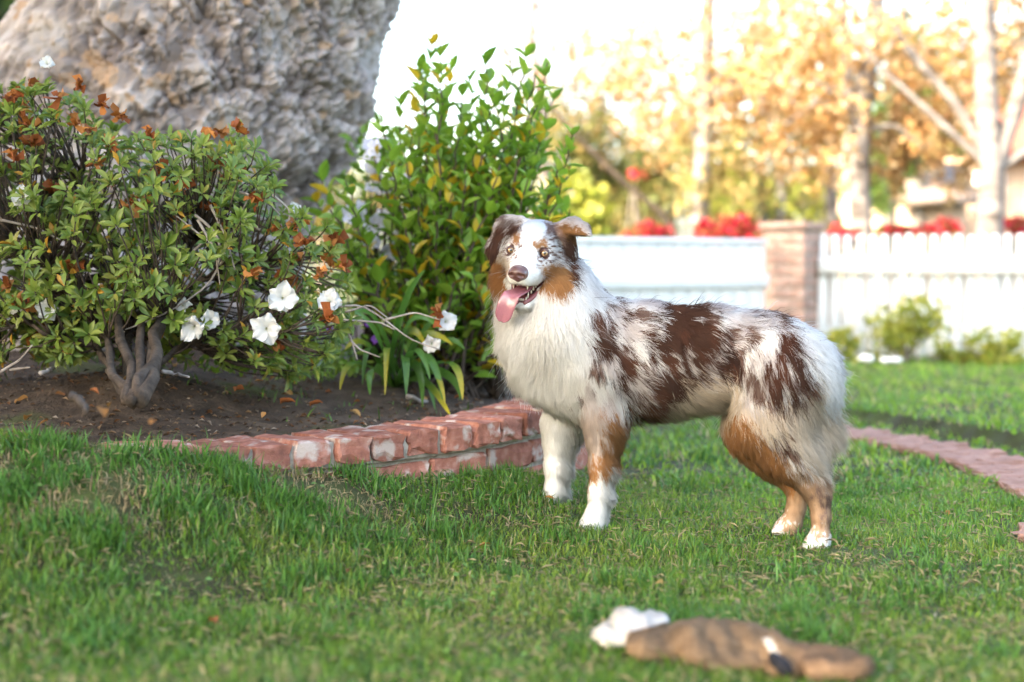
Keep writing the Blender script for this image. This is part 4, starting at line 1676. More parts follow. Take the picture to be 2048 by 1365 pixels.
# a few surface roots
for a in (.4, 1.7, 3.0, 4.1, 5.3):
    L_ = rng.uniform(.07, .15)
    rp = []
    for f_ in np.linspace(0, 1, 8):
        x_, y_ = AZ0[0] + math.cos(a + f_ * .5) * L_ * f_, AZ0[1] + math.sin(a + f_ * .5) * L_ * f_ * .8
        rp.append((x_, y_, float(zsoil(np.array([x_]), np.array([y_]))[0]) + .012 * (1 - f_) - .004))
    m.tube(np.array(rp), np.linspace(.010, .003, 8), 7, rough=1.0, seed=int(a * 9))
limb = m.build('stem', MAT_BARK, azalea, smooth=True)
LP = np.concatenate(limb_pts)
kd = KDTree(len(LP))
for i_, p_ in enumerate(LP):
    kd.insert(p_, i_)
kd.balance()
m = MB()
cen = W(255, 520, 4.25)
for p_ in ros:
    q_ = p_ - np.array([0, 0, .08]) + (cen - p_) * .25
    j_ = kd.find(q_)[1]
    a = LP[j_]
    m.tube(curve_pts(a, p_, 6, sag=-.06, wob=.03), np.linspace(.0034, .0016, 6), 5)
m.build('twigs', MAT_BARK, azalea, smooth=True)['kind'] = 'stuff'
# leaf rosettes
org, dr, nm, LL, WW, CC = [], [], [], [], [], []
GREENS = [(.110, .180, .030), (.160, .240, .038), (.215, .285, .048), (.270, .325, .065), (.125, .215, .055), (.330, .315, .065), (.52, .28, .035)]
for p_ in ros:
    ax = nrm((p_ - cen) * np.array([1, 1.1, .8]) + np.array([0, -.12, .28]) + rng.normal(0, .14, 3))
    e1 = nrm(np.cross(ax, [0.3, .2, 1]))
    e2 = np.cross(ax, e1)
    k = rng.integers(6, 10)
    ph0 = rng.uniform(0, 6.28)
    shade = rng.random()
    sz = rng.uniform(.75, 1.15)
    for i_ in range(k):
        a = ph0 + i_ * 2.399
        open_ = rng.uniform(.35, 1.35)
        side_ = e1 * math.cos(a) + e2 * math.sin(a)
        d = nrm(ax * math.cos(open_) + side_ * math.sin(open_))
        nn_ = nrm(ax * math.sin(open_) - side_ * math.cos(open_))
        org.append(p_ + side_ * .003 - ax * rng.uniform(0, .014))
        dr.append(d)
        nm.append(nn_)
        LL.append(sz * rng.uniform(.028, .046))
        WW.append(LL[-1] * rng.uniform(.31, .40))
        g_ = int(np.clip(rng.normal(1.5 + shade * 2.2, 1.1), 0, 5))
        if rng.random() < .03:
            g_ = 6
        CC.append(np.array(GREENS[g_]))
tv, tq = leaf_template(4, .3, .5, wmax=.58)
leaves_split(azalea, tv, tq, np.array(org), np.array(dr), np.array(nm), np.array(LL), np.array(WW), np.array(CC), MAT_LEAF, GREENS)


def flower_mesh(seed, size=.04, col=(.68, .68, .66), npet=5, ruffle=.22, cup=.8):
    r = np.random.default_rng(seed)
    mb = MB()
    for k in range(npet):
        a0 = k * 2 * np.pi / npet + r.normal(0, .1)
        n, w = 6, 7
        lk, wk, tk = r.uniform(.78, 1.18), r.uniform(.7, 1.05), r.uniform(-.35, .25)
        U, V_ = np.meshgrid(np.linspace(0.06, 1, n), np.linspace(-1, 1, w), indexing='ij')
        wid = .47 * np.sin(np.pi * np.clip(U * .80 + .06, 0, 1)) ** .7 * (1 - .25 * (U > .95))
        wid = wid * wk
        rr = size * lk * U * (1 - .22 * V_ ** 2 * U)
        x = rr
        y = size * V_ * wid * 1.35
        z = size * (tk * U + cup * U * (1.4 - U) + ruffle * np.sin(V_ * 5 + k * 2 + r.uniform(0, 6)) * U ** 2 + r.normal(0, .025, U.shape) * U + .12 * V_ ** 2)
        c, s = math.cos(a0), math.sin(a0)
        v = np.stack([x * c - y * s, x * s + y * c, z], -1).reshape(-1, 3)
        i = np.arange(n - 1)[:, None] * w
        j = np.arange(w - 1)[None, :]
        q = np.stack([i + j, i + w + j, i + w + j + 1, i + j + 1], -1).reshape(-1, 4)
        edge = (U.ravel() > .9) & (r.random(n * w) < .12)
        cc = np.tile(np.array(col), (n * w, 1))
        cc = np.where(edge[:, None], np.array([.55, .40, .22]), cc)
        mb.add(v, None, q, cc)
    for k in range(5):
        a = k * 1.256
        mb.tube(np.array([[0, 0, 0], [math.cos(a) * size * .08, math.sin(a) * size * .08, size * .3], [math.cos(a) * size * .14, math.sin(a) * size * .14, size * .55]]), .0006, 4, col=(.6, .62, .4))
    me = mb.mesh('flower', smooth=True)
    me.materials.append(MAT_PETAL)
    return me


def place(name, me, loc, direction, parent, spin=0.0, scale=1.0):
    o = bpy.data.objects.new(name, me)
    COL.objects.link(o)
    o.parent = parent
    q = Vector(direction).to_track_quat('Z', 'Y').to_matrix().to_4x4()
    o.matrix_local = Matrix.Translation(Vector(loc) - Vector(parent.location)) @ q @ Matrix.Rotation(spin, 4, 'Z') @ Matrix.Scale(scale, 4)
    return o


FL = [flower_mesh(400 + k) for k in range(5)]
for k, (a, b, Y_, dx, dy, sz) in enumerate([(565, 597, 3.86, .1, .1, 1.05), (660, 605, 3.92, -.1, .35, .95), (533, 657, 3.84, .15, -.1, 1.05), (390, 652, 3.92, -.2, -.3, 1.0), (366, 612, 3.98, -.3, .4, .6),
                                            (48, 396, 3.88, -.2, .2, .75), (95, 130, 4.1, 0, .6, .6), (95, 620, 3.95, .2, .1, .75), (40, 612, 3.95, -.3, .1, .6), (890, 645, 4.12, .35, .25, .85), (864, 686, 4.12, -.15, -.45, .7),
                                            (455, 305, 4.3, .2, .4, .7), (85, 240, 4.32, .1, .3, .7), (520, 535, 4.2, .2, .2, .45), (350, 362, 4.15, 0, .5, .55), (590, 420, 4.25, .1, .5, .5), (420, 640, 3.96, .3, 0, .8)]):
    place('flower', FL[k % 5], W(a, b, Y_), (dx, -1, dy), azalea, k * 1.3, sz)


def withered_mesh(seed, size=.027):
    r = np.random.default_rng(seed)
    mb = MB()
    for k in range(9):
        d = nrm(r.normal(0, 1, 3) + np.array([0, 0, .9]))
        e = nrm(np.cross(d, r.normal(0, 1, 3)))
        f = np.cross(d, e)
        L_ = size * r.uniform(.6, 1.2)
        w_ = L_ * .4
        rows = []
        for t in (0, .35, .7, 1):
            c_ = d * L_ * t + r.normal(0, .15, 3) * L_ * t
            rows += [c_ - e * w_ * (.3 + t * .7) + f * r.normal(0, .25) * w_, c_ + f * r.normal(0, .3) * w_, c_ + e * w_ * (.3 + t * .7) + f * r.normal(0, .25) * w_]
        q = []
        for i in range(3):
            a = i * 3
            q += [[a, a + 1, a + 4, a + 3], [a + 1, a + 2, a + 5, a + 4]]
        base = np.array([[.36, .125, .030], [.48, .20, .06], [.24, .07, .022]][r.integers(0, 3)])
        mb.add(np.array(rows), None, np.array(q), base * r.uniform(.7, 1.25))
    me = mb.mesh('withered_flower')
    me.materials.append(MAT_PETAL)
    return me


WF = [withered_mesh(500 + k) for k in range(6)]
WPX = [(60, 180), (120, 195), (160, 175), (205, 210), (40, 225), (240, 235), (30, 200), (225, 285), (300, 272), (60, 250), (150, 250), (180, 258), (70, 290), (215, 290), (330, 345), (322, 352), (410, 282), (440, 262),
       (475, 262), (230, 365), (30, 320), (260, 412), (285, 418), (455, 350), (472, 345), (438, 330), (375, 375), (555, 460), (590, 452), (605, 448), (612, 488), (600, 520), (672, 485), (690, 535), (660, 532), (640, 545),
       (565, 560), (580, 575), (515, 405), (440, 475), (505, 550), (135, 540), (150, 530), (20, 575), (85, 675), (125, 700), (52, 620), (45, 605), (255, 555), (655, 640), (650, 648), (560, 690), (270, 400), (190, 330), (110, 380), (360, 440), (420, 420)]
for k, (a, b) in enumerate(WPX):
    place('withered_flower', WF[k % 6], W(a, b, rng.uniform(3.86, 4.15)), rng.normal(0, .5, 3) + np.array([0, -.3, 1]), azalea, k * 1.1, rng.uniform(.8, 1.25))
place('withered_flower', WF[1], W(880, 632, 4.11), (0, -.3, 1), azalea, .4, 1.2)
# dead twigs in the middle and the long bare shoots reaching to the right
m = MB()
for l_ in ([(390, 430), (440, 470), (440, 530), (415, 575), (330, 630), (250, 660)], [(440, 530), (455, 510), (400, 470), (350, 430)], [(420, 410), (450, 470), (470, 540)], [(410, 480), (370, 520), (330, 560), (310, 600)],
           [(395, 440), (430, 500), (440, 570)], [(545, 390), (580, 420), (575, 480)], [(480, 385), (530, 400), (560, 430)], [(0, 440), (70, 455), (120, 480)], [(0, 745), (40, 720), (65, 690)], [(20, 740), (60, 735)],
           [(520, 460), (480, 430), (500, 390)]):
    P_ = np.array([W(a, b, 3.97 + rng.uniform(-.03, .03)) for a, b in l_])
    tt_ = np.linspace(0, len(P_) - 1, 14)
    pts = np.stack([np.interp(tt_, range(len(P_)), P_[:, k]) for k in range(3)], -1)
    pts[1:-1] = (pts[:-2] + 2 * pts[1:-1] + pts[2:]) / 4
    m = MB()
    m.tube(pts, np.linspace(.0042, .0018, 14), 6)
    m.build('dead_twig', MAT_DEADTWIG, azalea, smooth=True)
for l_ in ([(640, 620), (720, 608), (770, 640), (820, 680), (880, 700)], [(680, 640), (760, 645), (790, 660)], [(770, 640), (830, 625), (880, 640)], [(690, 625), (740, 610), (780, 640)], [(700, 680), (720, 700), (760, 715)], [(640, 600), (700, 670), (715, 720)]):
    P_ = np.array([W(a, b, 4.08) for a, b in l_])
    tt_ = np.linspace(0, len(P_) - 1, 14)
    pts = np.stack([np.interp(tt_, range(len(P_)), P_[:, k]) for k in range(3)], -1)
    pts[1:-1] = (pts[:-2] + 2 * pts[1:-1] + pts[2:]) / 4
    m = MB()
    m.tube(pts, np.linspace(.0034, .0016, 14), 6)
    m.build('bare_shoot', MAT_DEADTWIG, azalea, smooth=True)

# ------------------------------------------------------------------ glossy shrub with yellowing leaves
GS0 = soil_at(890, 745)
GS0 = np.array([W(890, 700, 4.95)[0], 4.95, float(zsoil(np.array([W(890, 700, 4.95)[0]]), np.array([4.95]))[0])])
gshrub = empty('glossy_leaf_shrub', GS0, 'upright glossy green shrub dotted with yellow leaves behind the dog', 'shrub')
TIPS = [(1100, 240), (1132, 290), (1112, 370), (1142, 330), (1020, 120), (985, 110), (1085, 290), (1140, 420), (880, 85), (845, 150), (660, 420), (628, 385), (700, 420), (680, 470), (650, 480), (720, 385), (745, 300), (865, 62), (900, 110), (1050, 95), (1000, 150), (1095, 125), (1112, 180), (1150, 252), (1120, 330), (1130, 392), (835, 118), (800, 190), (945, 140), (640, 340), (690, 360), (765, 250), (760, 330), (820, 250),
        (880, 200), (960, 210), (1040, 200), (1060, 260), (985, 260), (900, 290), (850, 330), (930, 340), (1000, 330), (1060, 340), (1090, 410), (780, 410), (720, 440), (840, 430), (900, 430), (960, 430), (1020, 420),
        (700, 500), (760, 510), (850, 510), (930, 510), (1000, 480), (800, 560), (880, 570), (740, 570), (940, 580), (870, 640), (800, 640), (1085, 200), (925, 175), (1070, 150), (870, 130), (985, 190), (1030, 290), (810, 310), (780, 290)]
stems = MB()
org, dr, nm, LL, WW, CC = [], [], [], [], [], []
G2 = [(.145, .285, .028), (.195, .350, .036), (.255, .400, .046), (.310, .430, .060), (.110, .240, .034), (.56, .38, .022), (.64, .47, .04)]
for (a, b) in TIPS + [(rng.uniform(800, 1085), rng.uniform(230, 620)) for _ in range(95)]:
    tip = W(a, b, 4.95 + rng.uniform(-.28, .32))
    b0 = GS0 + np.array([rng.normal(0, .09), rng.normal(0, .07), -.02])
    mid = b0 * .45 + tip * .55 + np.array([(tip[0] - b0[0]) * .12, 0, -.02])
    t = np.linspace(0, 1, 24)[:, None]
    pts = (1 - t) ** 2 * b0 + 2 * t * (1 - t) * mid + t ** 2 * tip
    pts[1:-1] += rng.normal(0, .006, (22, 3))
    stems.tube(pts, np.linspace(.0075, .0020, 24), 6)
    Ls = np.linalg.norm(tip - b0)
    nl = int(Ls * .76 / .024)
    tg = nrm(np.gradient(pts, axis=0))
    for k in range(nl):
        u_ = 1 - (k + rng.random() * .5) / nl * .76
        i_ = min(23, int(u_ * 23))
        ax = tg[i_]
        e1 = nrm(np.cross(ax, [0.2, 1, .1]))
        e2 = np.cross(ax, e1)
        a_ = k * 2.4 + rng.normal(0, .3)
        side_ = e1 * math.cos(a_) + e2 * math.sin(a_)
        op = rng.uniform(.45, 1.1)
        d = nrm(ax * math.cos(op) + side_ * math.sin(op) + np.array([0, 0, .12]))
        org.append(pts[i_])
        dr.append(d)
        nm.append(nrm(ax * math.sin(op) - side_ * math.cos(op) + rng.normal(0, .25, 3)))
        LL.append(rng.uniform(.050, .084) * (.75 if k == 0 else 1))
        WW.append(LL[-1] * rng.uniform(.42, .52))
        g_ = int(np.clip(rng.normal(1.6, 1.0), 0, 4)) if rng.random() > .19 * (1.25 - u_) + .045 else 5 + int(rng.random() < .4)
        CC.append(np.array(G2[g_]))
stems.build('stem', MAT_BARK, gshrub, smooth=True)
tv, tq = leaf_template(4, .28, .4, wmax=.42)
leaves_split(gshrub, tv, tq, np.array(org), np.array(dr), np.array(nm), np.array(LL), np.array(WW), np.array(CC), MAT_LEAF, G2)

# ------------------------------------------------------------------ pale blossom bush behind it
BB0 = np.array([W(745, 600, 5.45)[0], 5.45, float(zsoil(np.array([W(745, 600, 5.45)[0]]), np.array([5.45]))[0])])
bb = empty('blossom_bush', BB0, 'bush with pale lavender white blossoms between trunk and glossy shrub', 'shrub')
BM = [flower_mesh(600 + k, .022, (.68, .68, .78), 5, .06, .3) for k in range(3)]
bp = np.concatenate([rand_in_poly([(735, 270), (770, 250), (800, 330), (830, 420), (800, 490), (690, 490), (680, 440), (720, 380)], 40), rand_in_poly([(760, 420), (960, 500), (980, 620), (850, 600), (740, 520)], 16)])
st = MB()
for k, (a, b) in enumerate(bp):
    p_ = W(a, b, 5.12 + rng.uniform(-.1, .1))
    place('blossom', BM[k % 3], p_, (rng.normal(0, .4), -1, rng.normal(.2, .4)), bb, k, rng.uniform(.8, 1.35))
    st.tube(curve_pts(BB0 + np.array([rng.normal(0, .04), rng.normal(0, .04), 0]), p_ + np.array([0, .01, 0]), 8, sag=.05), np.linspace(.004, .0015, 8), 5)
st.build('stem', MAT_BARK, bb, smooth=True)
n = 520
a = rand_in_poly([(700, 280), (770, 240), (840, 330), (960, 480), (980, 640), (700, 640), (660, 480)], n)
org = np.array([W(x_, y_, 5.5 + rng.uniform(-.1, .2)) for x_, y_ in a])
cc = np.array(G2)[rng.integers(0, 3, n)] * .8
merge_leaves('foliage', tv, tq, org, frames(rng.normal(0, 1, (n, 3)) + np.array([0, -.3, .6]), rng.normal(0, 1, (n, 3)) + np.array([0, -1, .5])), rng.uniform(.04, .065, n), rng.uniform(.02, .03, n), cc, MAT_LEAF, bb)

# ------------------------------------------------------------------ strap-leaved clump
SP0 = soil_at(800, 775)
strap = empty('strap_leaf_plant', SP0, 'clump of arching strap shaped green leaves beside the glossy shrub', 'plant')


def ribbon(pts, wid, cols, parent, name='leaf', tilt=0.0):
    pts = np.asarray(pts, float)
    n = len(pts)
    tg = nrm(np.gradient(pts, axis=0))
    sd = nrm(np.cross(tg, np.array([math.sin(tilt), -1.0, math.cos(tilt) * .6])))
    nn_ = np.cross(sd, tg)
    w = (np.sin(np.linspace(.35, np.pi - .02, n)) ** .6) * wid / 2
    v = np.stack([pts - sd * w[:, None] + nn_ * (w * .35)[:, None], pts, pts + sd * w[:, None] + nn_ * (w * .35)[:, None]], 1).reshape(-1, 3)
    q = []
    for i in range(n - 1):
        q += [[i * 3, i * 3 + 1, i * 3 + 4, i * 3 + 3], [i * 3 + 1, i * 3 + 2, i * 3 + 5, i * 3 + 4]]
    return obj(name, mesh_np(name, v, quads=np.array(q), col=np.repeat(cols, 3, 0), smooth=True), MAT_LEAF, parent)


STR = [((770, 770), (760, 690), (755, 640), (700, 620)), ((775, 775), (760, 700), (720, 660), (690, 700)), ((780, 775), (790, 640), (815, 580), (850, 540)), ((785, 775), (800, 700), (840, 660), (860, 760)),
       ((790, 775), (830, 680), (870, 690), (885, 800)), ((790, 775), (850, 690), (880, 740), (890, 808)), ((795, 775), (820, 700), (850, 720), (845, 815)), ((800, 775), (850, 720), (880, 800), (900, 830)), ((770, 770), (740, 680), (735, 660), (725, 770)),
       ((775, 775), (770, 670), (775, 660), (770, 790)), ((785, 775), (800, 690), (815, 690), (812, 790)), ((790, 775), (840, 640), (880, 620), (920, 640)), ((795, 775), (900, 690), (920, 720), (925, 800)), ((770, 775), (700, 700), (690, 720), (680, 780)),
       ((780, 775), (750, 620), (740, 600), (690, 640)), ((790, 770), (800, 600), (850, 620), (880, 660)), ((790, 775), (870, 680), (900, 660), (930, 700)), ((785, 775), (790, 650), (830, 640), (850, 690)), ((790, 775), (860, 700), (930, 760), (920, 800)),
       ((782, 775), (745, 710), (738, 730), (740, 790)), ((795, 775), (830, 710), (860, 760), (870, 820)), ((788, 775), (815, 660), (860, 650), (905, 690))]
for k, c4 in enumerate(STR):
    yy = 4.5 + rng.uniform(-.12, .12)
    P_ = [SP0 + np.array([rng.normal(0, .02), rng.normal(0, .02), -.01])] + [W(a, b, yy - .05 * i_) for i_, (a, b) in enumerate(c4[1:])]
    t = np.linspace(0, 1, 15)[:, None]
    pts = (1 - t) ** 3 * P_[0] + 3 * t * (1 - t) ** 2 * P_[1] + 3 * t ** 2 * (1 - t) * P_[2] + t ** 3 * P_[3]
    g0 = np.array([.085, .19, .030]) * rng.uniform(.8, 1.3)
    cols = np.tile(g0, (15, 1))
    if k % 4 == 1 or k in (7, 12):
        f_ = sstep(.45, .95, t)
        cols = cols * (1 - f_) + np.array([.50, .40, .03]) * f_
    ribbon(pts, rng.uniform(.020, .030), cols, strap, tilt=rng.normal(0, .5))
# low plants with violet flowers
VM = [flower_mesh(700 + k, .012, (.30, .10, .45), 5, .05, .3) for k in range(2)]
for (pa, py_, w_, h_, lab, fl) in ((655, 735, 110, 95, 'low leafy plant with violet flowers under the azalea branches', [(640, 715), (660, 660), (735, 650), (752, 680), (645, 722)]),
                                   (950, 745, 120, 120, 'low leafy plant with violet flowers beside the white chest of the dog', [(968, 690), (900, 700), (925, 735), (912, 765), (890, 725), (955, 700)]),
                                   (505, 720, 90, 50, 'small feathery green plant between azalea and trunk', [])):
    b0 = soil_at(pa, py_ + 20)
    pl = empty('flowering_ground_plant' if fl else 'feathery_plant', b0, lab, 'plant')
    n = 420
    org = b0 + np.stack([rng.normal(0, w_ * .0007, n), rng.normal(0, .09, n), np.abs(rng.normal(0, h_ * .0009, n))], -1)
    cc = np.array(G2)[rng.integers(0, 4, n)]
    merge_leaves('foliage', tv, tq, org, frames(rng.normal(0, 1, (n, 3)) + np.array([0, 0, .5]), rng.normal(0, .6, (n, 3)) + np.array([0, -.5, 1])), rng.uniform(.018, .034, n), rng.uniform(.009, .016, n), cc, MAT_LEAF, pl)
    for k, (a, b) in enumerate(fl):
        place('flower', VM[k % 2], W(a, b, b0[1] - .06), (rng.normal(0, .3), -1, .4), pl, k, rng.uniform(.8, 1.3))

# ------------------------------------------------------------------ fallen leaves, bark and sticks on the soil
FLV = []
for k, c_ in enumerate([(.30, .13, .035), (.42, .20, .06), (.22, .09, .03), (.48, .28, .10), (.36, .12, .04)]):
    v_, q_ = leaf_template(5, .25 + .1 * k, .7 - .3 * (k % 3), wmax=.45)
    v_ = v_ + rng.normal(0, .03, v_.shape) * np.array([.4, 0, 1])
    me = mesh_np('fallen_leaf', v_, quads=q_, col=np.tile(c_, (len(v_), 1)), smooth=True)
    me.materials.append(MAT_PETAL)
    FLV.append(me)
FALLEN = [(200, 825), (222, 815), (130, 800), (245, 770), (180, 790), (310, 850), (360, 857), (400, 852), (450, 862), (445, 868), (275, 845), (95, 850), (505, 845), (480, 858),
       (620, 820), (640, 835), (530, 833), (535, 845), (355, 735), (470, 790), (600, 760), (550, 760), (720, 810), (700, 830), (560, 815), (60, 840), (30, 815), (235, 730), (575, 790), (660, 790), (770, 770), (510, 770), (290, 740), (855, 805), (930, 800)]
for k, (a, b) in enumerate(FALLEN):
    p_ = soil_at(a, b)
    o = bpy.data.objects.new('fallen_leaf', FLV[k % 5])
    COL.objects.link(o)
    L_ = rng.uniform(.022, .046)
    o.location = p_ + np.array([0, 0, .010])
    o.scale = (L_ * .5, L_, L_)
    o.rotation_euler = (rng.normal(0, .25), rng.normal(0, .35), rng.uniform(0, 6.28))
    tag(o, 'dry brown leaf lying on the bare soil of the bed', 'leaf', 'fallen leaves on the soil')
for k, (l_, r_, lab, nm_) in enumerate([([(145, 797), (165, 812), (170, 832)], .010, 'grey gnarled root stub sticking out of the soil', 'root_stub'), ([(815, 795), (845, 808), (870, 812)], .008, 'pale dry strip of bark on soil below the strap leaves', 'bark_strip'),
                                        ([(85, 752), (100, 742), (112, 738)], .006, 'whitish stick lying under the azalea on the soil', 'stick'), ([(325, 748), (350, 752), (375, 760)], .006, 'pale stick to the side of the azalea foot', 'stick')]):
    P_ = np.array([soil_at(a, b) + np.array([0, 0, .006]) for a, b in l_])
    tt_ = np.linspace(0, 2, 9)
    pts = np.stack([np.interp(tt_, range(3), P_[:, q]) for q in range(3)], -1) + rng.normal(0, .002, (9, 3))
    m = MB()
    m.tube(pts, r_ * np.linspace(1, .5, 9), 8, rough=.7, seed=k)
    tag(m.build(nm_, MAT_BARK if k == 0 else MAT_DEADTWIG, None, smooth=True), lab, nm_.split('_')[0])

n = 2600
x, y = lawn_points(n, 2.2, 4.6)
cl = fbm(np.stack([x, y, x * 0], -1) * 4.5, 301, 2)
k = (cl > .58) | (rng.random(len(x)) < .06)
x, y = x[k], y[k]
n = len(x)
tv, tq = leaf_template(2, .3, .4, wmax=.6)
lw = merge_leaves('lawn_weeds', tv, tq, np.stack([x, y, H(x, y) + rng.uniform(.008, .026, n)], -1), frames(rng.normal(0, 1, (n, 3)) * np.array([1, 1, .2]), rng.normal(0, .35, (n, 3)) + np.array([0, -.2, 1])),
                  rng.uniform(.008, .018, n), rng.uniform(.006, .013, n), np.array([.13, .25, .05]) * rng.uniform(.7, 1.3, (n, 1)), MAT_LEAF, None)
tag(lw, 'small round clover and weed leaves low in the lawn', 'weeds', kind='stuff')
n = 9000
x, y = lawn_points(n, 2.2, 4.7)
n = len(x)
th = merge_leaves('dry_thatch', tv, tq, np.stack([x, y, H(x, y) + rng.uniform(.004, .022, n)], -1), frames(rng.normal(0, 1, (n, 3)) * np.array([1, 1, .3]), rng.normal(0, .5, (n, 3)) + np.array([0, 0, 1])),
                  rng.uniform(.012, .035, n), rng.uniform(.0015, .003, n), np.array([.42, .34, .19]) * rng.uniform(.5, 1.2, (n, 1)), MAT_GRASS, None)
tag(th, 'dry straw coloured clippings lying between the grass blades', 'thatch', kind='stuff')
for k, (a, b) in enumerate([(1440, 880), (1090, 1015), (700, 1165), (1325, 1190), (420, 1270), (1895, 1040), (980, 1110)]):
    p_ = lawn_at(a, b)
    o = bpy.data.objects.new('dry_leaf', FLV[k % 5])
    COL.objects.link(o)
    L_ = rng.uniform(.018, .032)
    o.location = p_ + np.array([0, 0, .026])
    o.scale = (L_ * .5, L_, L_)
    o.rotation_euler = (rng.normal(0, .3), rng.normal(0, .4), rng.uniform(0, 6.28))
    tag(o, 'small dry leaf caught in the green lawn', 'leaf', 'dry leaves on the lawn')
n = 7000
x = rng.uniform(-2.0, .35, n)
y = 3.4 + 2.0 * rng.random(n) ** 1.3
ok = in_poly(x, y, BED_POLY) & (dist_line(x, y, BED_FRONT) > .2) & (fbm(np.stack([x, y, x * 0], -1) * 4, 191, 2) + rng.normal(0, .1, n) > .42)
x, y = x[ok], y[ok]
n = len(x)
tv, tq = leaf_template(2, .5, .5, wmax=.5)
cc = np.array([(.10, .065, .04), (.17, .10, .055), (.26, .17, .10), (.06, .04, .028), (.32, .25, .19), (.20, .09, .04)])[rng.integers(0, 6, n)]
lit = merge_leaves('leaf_litter', tv, tq, np.stack([x, y, zsoil(x, y) + .003], -1), frames(rng.normal(0, 1, (n, 3)) * np.array([1, 1, .25]), rng.normal(0, .35, (n, 3)) + np.array([0, 0, 1])),
                   rng.uniform(.006, .024, n), rng.uniform(.003, .010, n), cc, MAT_PETAL, None)
tag(lit, 'crumbled brown leaf litter and bark chips on the soil', 'litter', kind='stuff')

# ------------------------------------------------------------------ the big leaning trunk
BTC = [(0.0, W(40, 640, 6.0), 1.12), (.5, W(150, 480, 6.0), .88), (.8, W(205, 400, 6.0), .84), (1.0, W(262, 330, 6.0), .825), (1.5, W(342, 200, 6.0), .775), (2.2, W(440, 0, 6.0), .695), (3.2, W(560, -260, 6.0), .65), (4.4, W(640, -560, 6.0), .58)]
bt_base = Vector((float(BTC[0][1][0]), 6.0, .2))
bigtree = empty('old_tree', bt_base, 'huge leaning tree trunk with grey flaking bark behind the azalea', 'tree')
zs_ = np.array([c_[1][2] for c_ in BTC])
zz = np.concatenate([np.arange(.1, 1.85, .0072), np.arange(1.87, zs_[-1], .08)])
cxx = np.interp(zz, zs_, [c_[1][0] for c_ in BTC])
rrr = np.interp(zz, zs_, [c_[2] for c_ in BTC])
for _ in range(20):
    cxx[1:-1] = (cxx[:-2] + 2 * cxx[1:-1] + cxx[2:]) / 4
    rrr[1:-1] = (rrr[:-2] + 2 * rrr[1:-1] + rrr[2:]) / 4
na = 520
# finer spacing on the side of the trunk that is seen
aa = np.concatenate([np.linspace(np.pi, 2 * np.pi, 430, endpoint=False), np.linspace(0, np.pi, 90, endpoint=False)])
A_, Z_ = np.meshgrid(aa, zz)
C_ = np.broadcast_to(cxx[:, None], A_.shape)
R_ = np.broadcast_to(rrr[:, None], A_.shape)
unit = np.stack([np.cos(A_), np.sin(A_), np.zeros_like(A_)], -1)
P0 = np.stack([C_, np.full_like(C_, 6.0), Z_], -1) + unit * R_[..., None]
fp = P0.reshape(-1, 3)
lump = (fbm(fp * 1.6, 131, 3) - .5) * .13
wp = fp + (np.stack([fbm(fp * 14, 141, 3), fbm(fp * 14, 142, 3), fbm(fp * 14, 143, 3)], -1) - .5) * .06
cells = []
for _ in range(1500):
    a_ = rng.uniform(np.pi * .98, 2.02 * np.pi)
    z_ = rng.uniform(.1, 1.9)
    c_ = np.interp(z_, zz, cxx)
    r_ = np.interp(z_, zz, rrr)
    cells.append((c_ + r_ * math.cos(a_), 6 + r_ * math.sin(a_), z_ * .72))
kd = KDTree(len(cells))
for i_, c_ in enumerate(cells):
    kd.insert(c_, i_)
kd.balance()
cellv = rng.random(len(cells))
f1 = np.empty(len(fp))
f2 = np.empty(len(fp))
cid = np.empty(len(fp), np.int64)
wq = wp * np.array([1, 1, .72])
for i_ in range(len(fp)):
    r_ = kd.find_n(wq[i_], 2)
    f1[i_], f2[i_], cid[i_] = r_[0][2], r_[1][2], r_[0][1]
crack = np.clip((f2 - f1) / .008, 0, 1)
cmask = sstep(.38, .52, fbm(fp * 7, 155, 2))
fine = np.abs(fbm(fp * np.array([30, 30, 20]), 156, 3) - .5) * 2
fine = np.clip(fine / .22, 0, 1)
val = cellv[cid]
peel = .7 * sstep(.56, .66, fbm(fp * np.array([6.0, 6.0, 3.4]), 151, 3))
rough_zone = sstep(.40, .58, fbm(fp * np.array([1.5, 1.5, 1.2]), 161, 2))
amp = .35 + .65 * rough_zone
layers = [sstep(.47, .53, fbm(fp * np.array([s1, s1, s1 * .62]) + (fbm(fp * 30, 230 + k, 2) * .5)[:, None], 220 + k * 7, 3)) for k, s1 in enumerate((7.0, 10.0, 14.0, 19.0, 26.0))]
flake = sum(l_ * a_ for l_, a_ in zip(layers, (.016, .014, .013, .012, .011)))
disp = lump + flake * (.5 + .5 * rough_zone) + (1 - .6 * peel) * amp * ((crack - 1) * cmask * .032 + (fine - 1) * .006) - peel * .014 + (fbm(fp * 26, 171, 4) - .5) * .016
vv = fp + unit.reshape(-1, 3) * disp[:, None]
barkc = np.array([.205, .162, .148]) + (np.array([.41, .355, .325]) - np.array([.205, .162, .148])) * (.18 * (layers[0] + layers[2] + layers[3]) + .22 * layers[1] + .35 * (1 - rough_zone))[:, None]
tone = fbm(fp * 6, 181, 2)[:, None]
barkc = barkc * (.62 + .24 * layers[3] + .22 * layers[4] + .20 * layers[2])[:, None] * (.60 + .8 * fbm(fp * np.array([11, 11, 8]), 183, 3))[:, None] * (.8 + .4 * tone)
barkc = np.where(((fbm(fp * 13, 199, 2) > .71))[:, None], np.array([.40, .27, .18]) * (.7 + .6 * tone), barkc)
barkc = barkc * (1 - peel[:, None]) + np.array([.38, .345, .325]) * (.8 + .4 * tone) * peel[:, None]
n_, k_ = A_.shape
i = np.arange(n_ - 1)[:, None] * k_
j = np.arange(k_)[None, :]
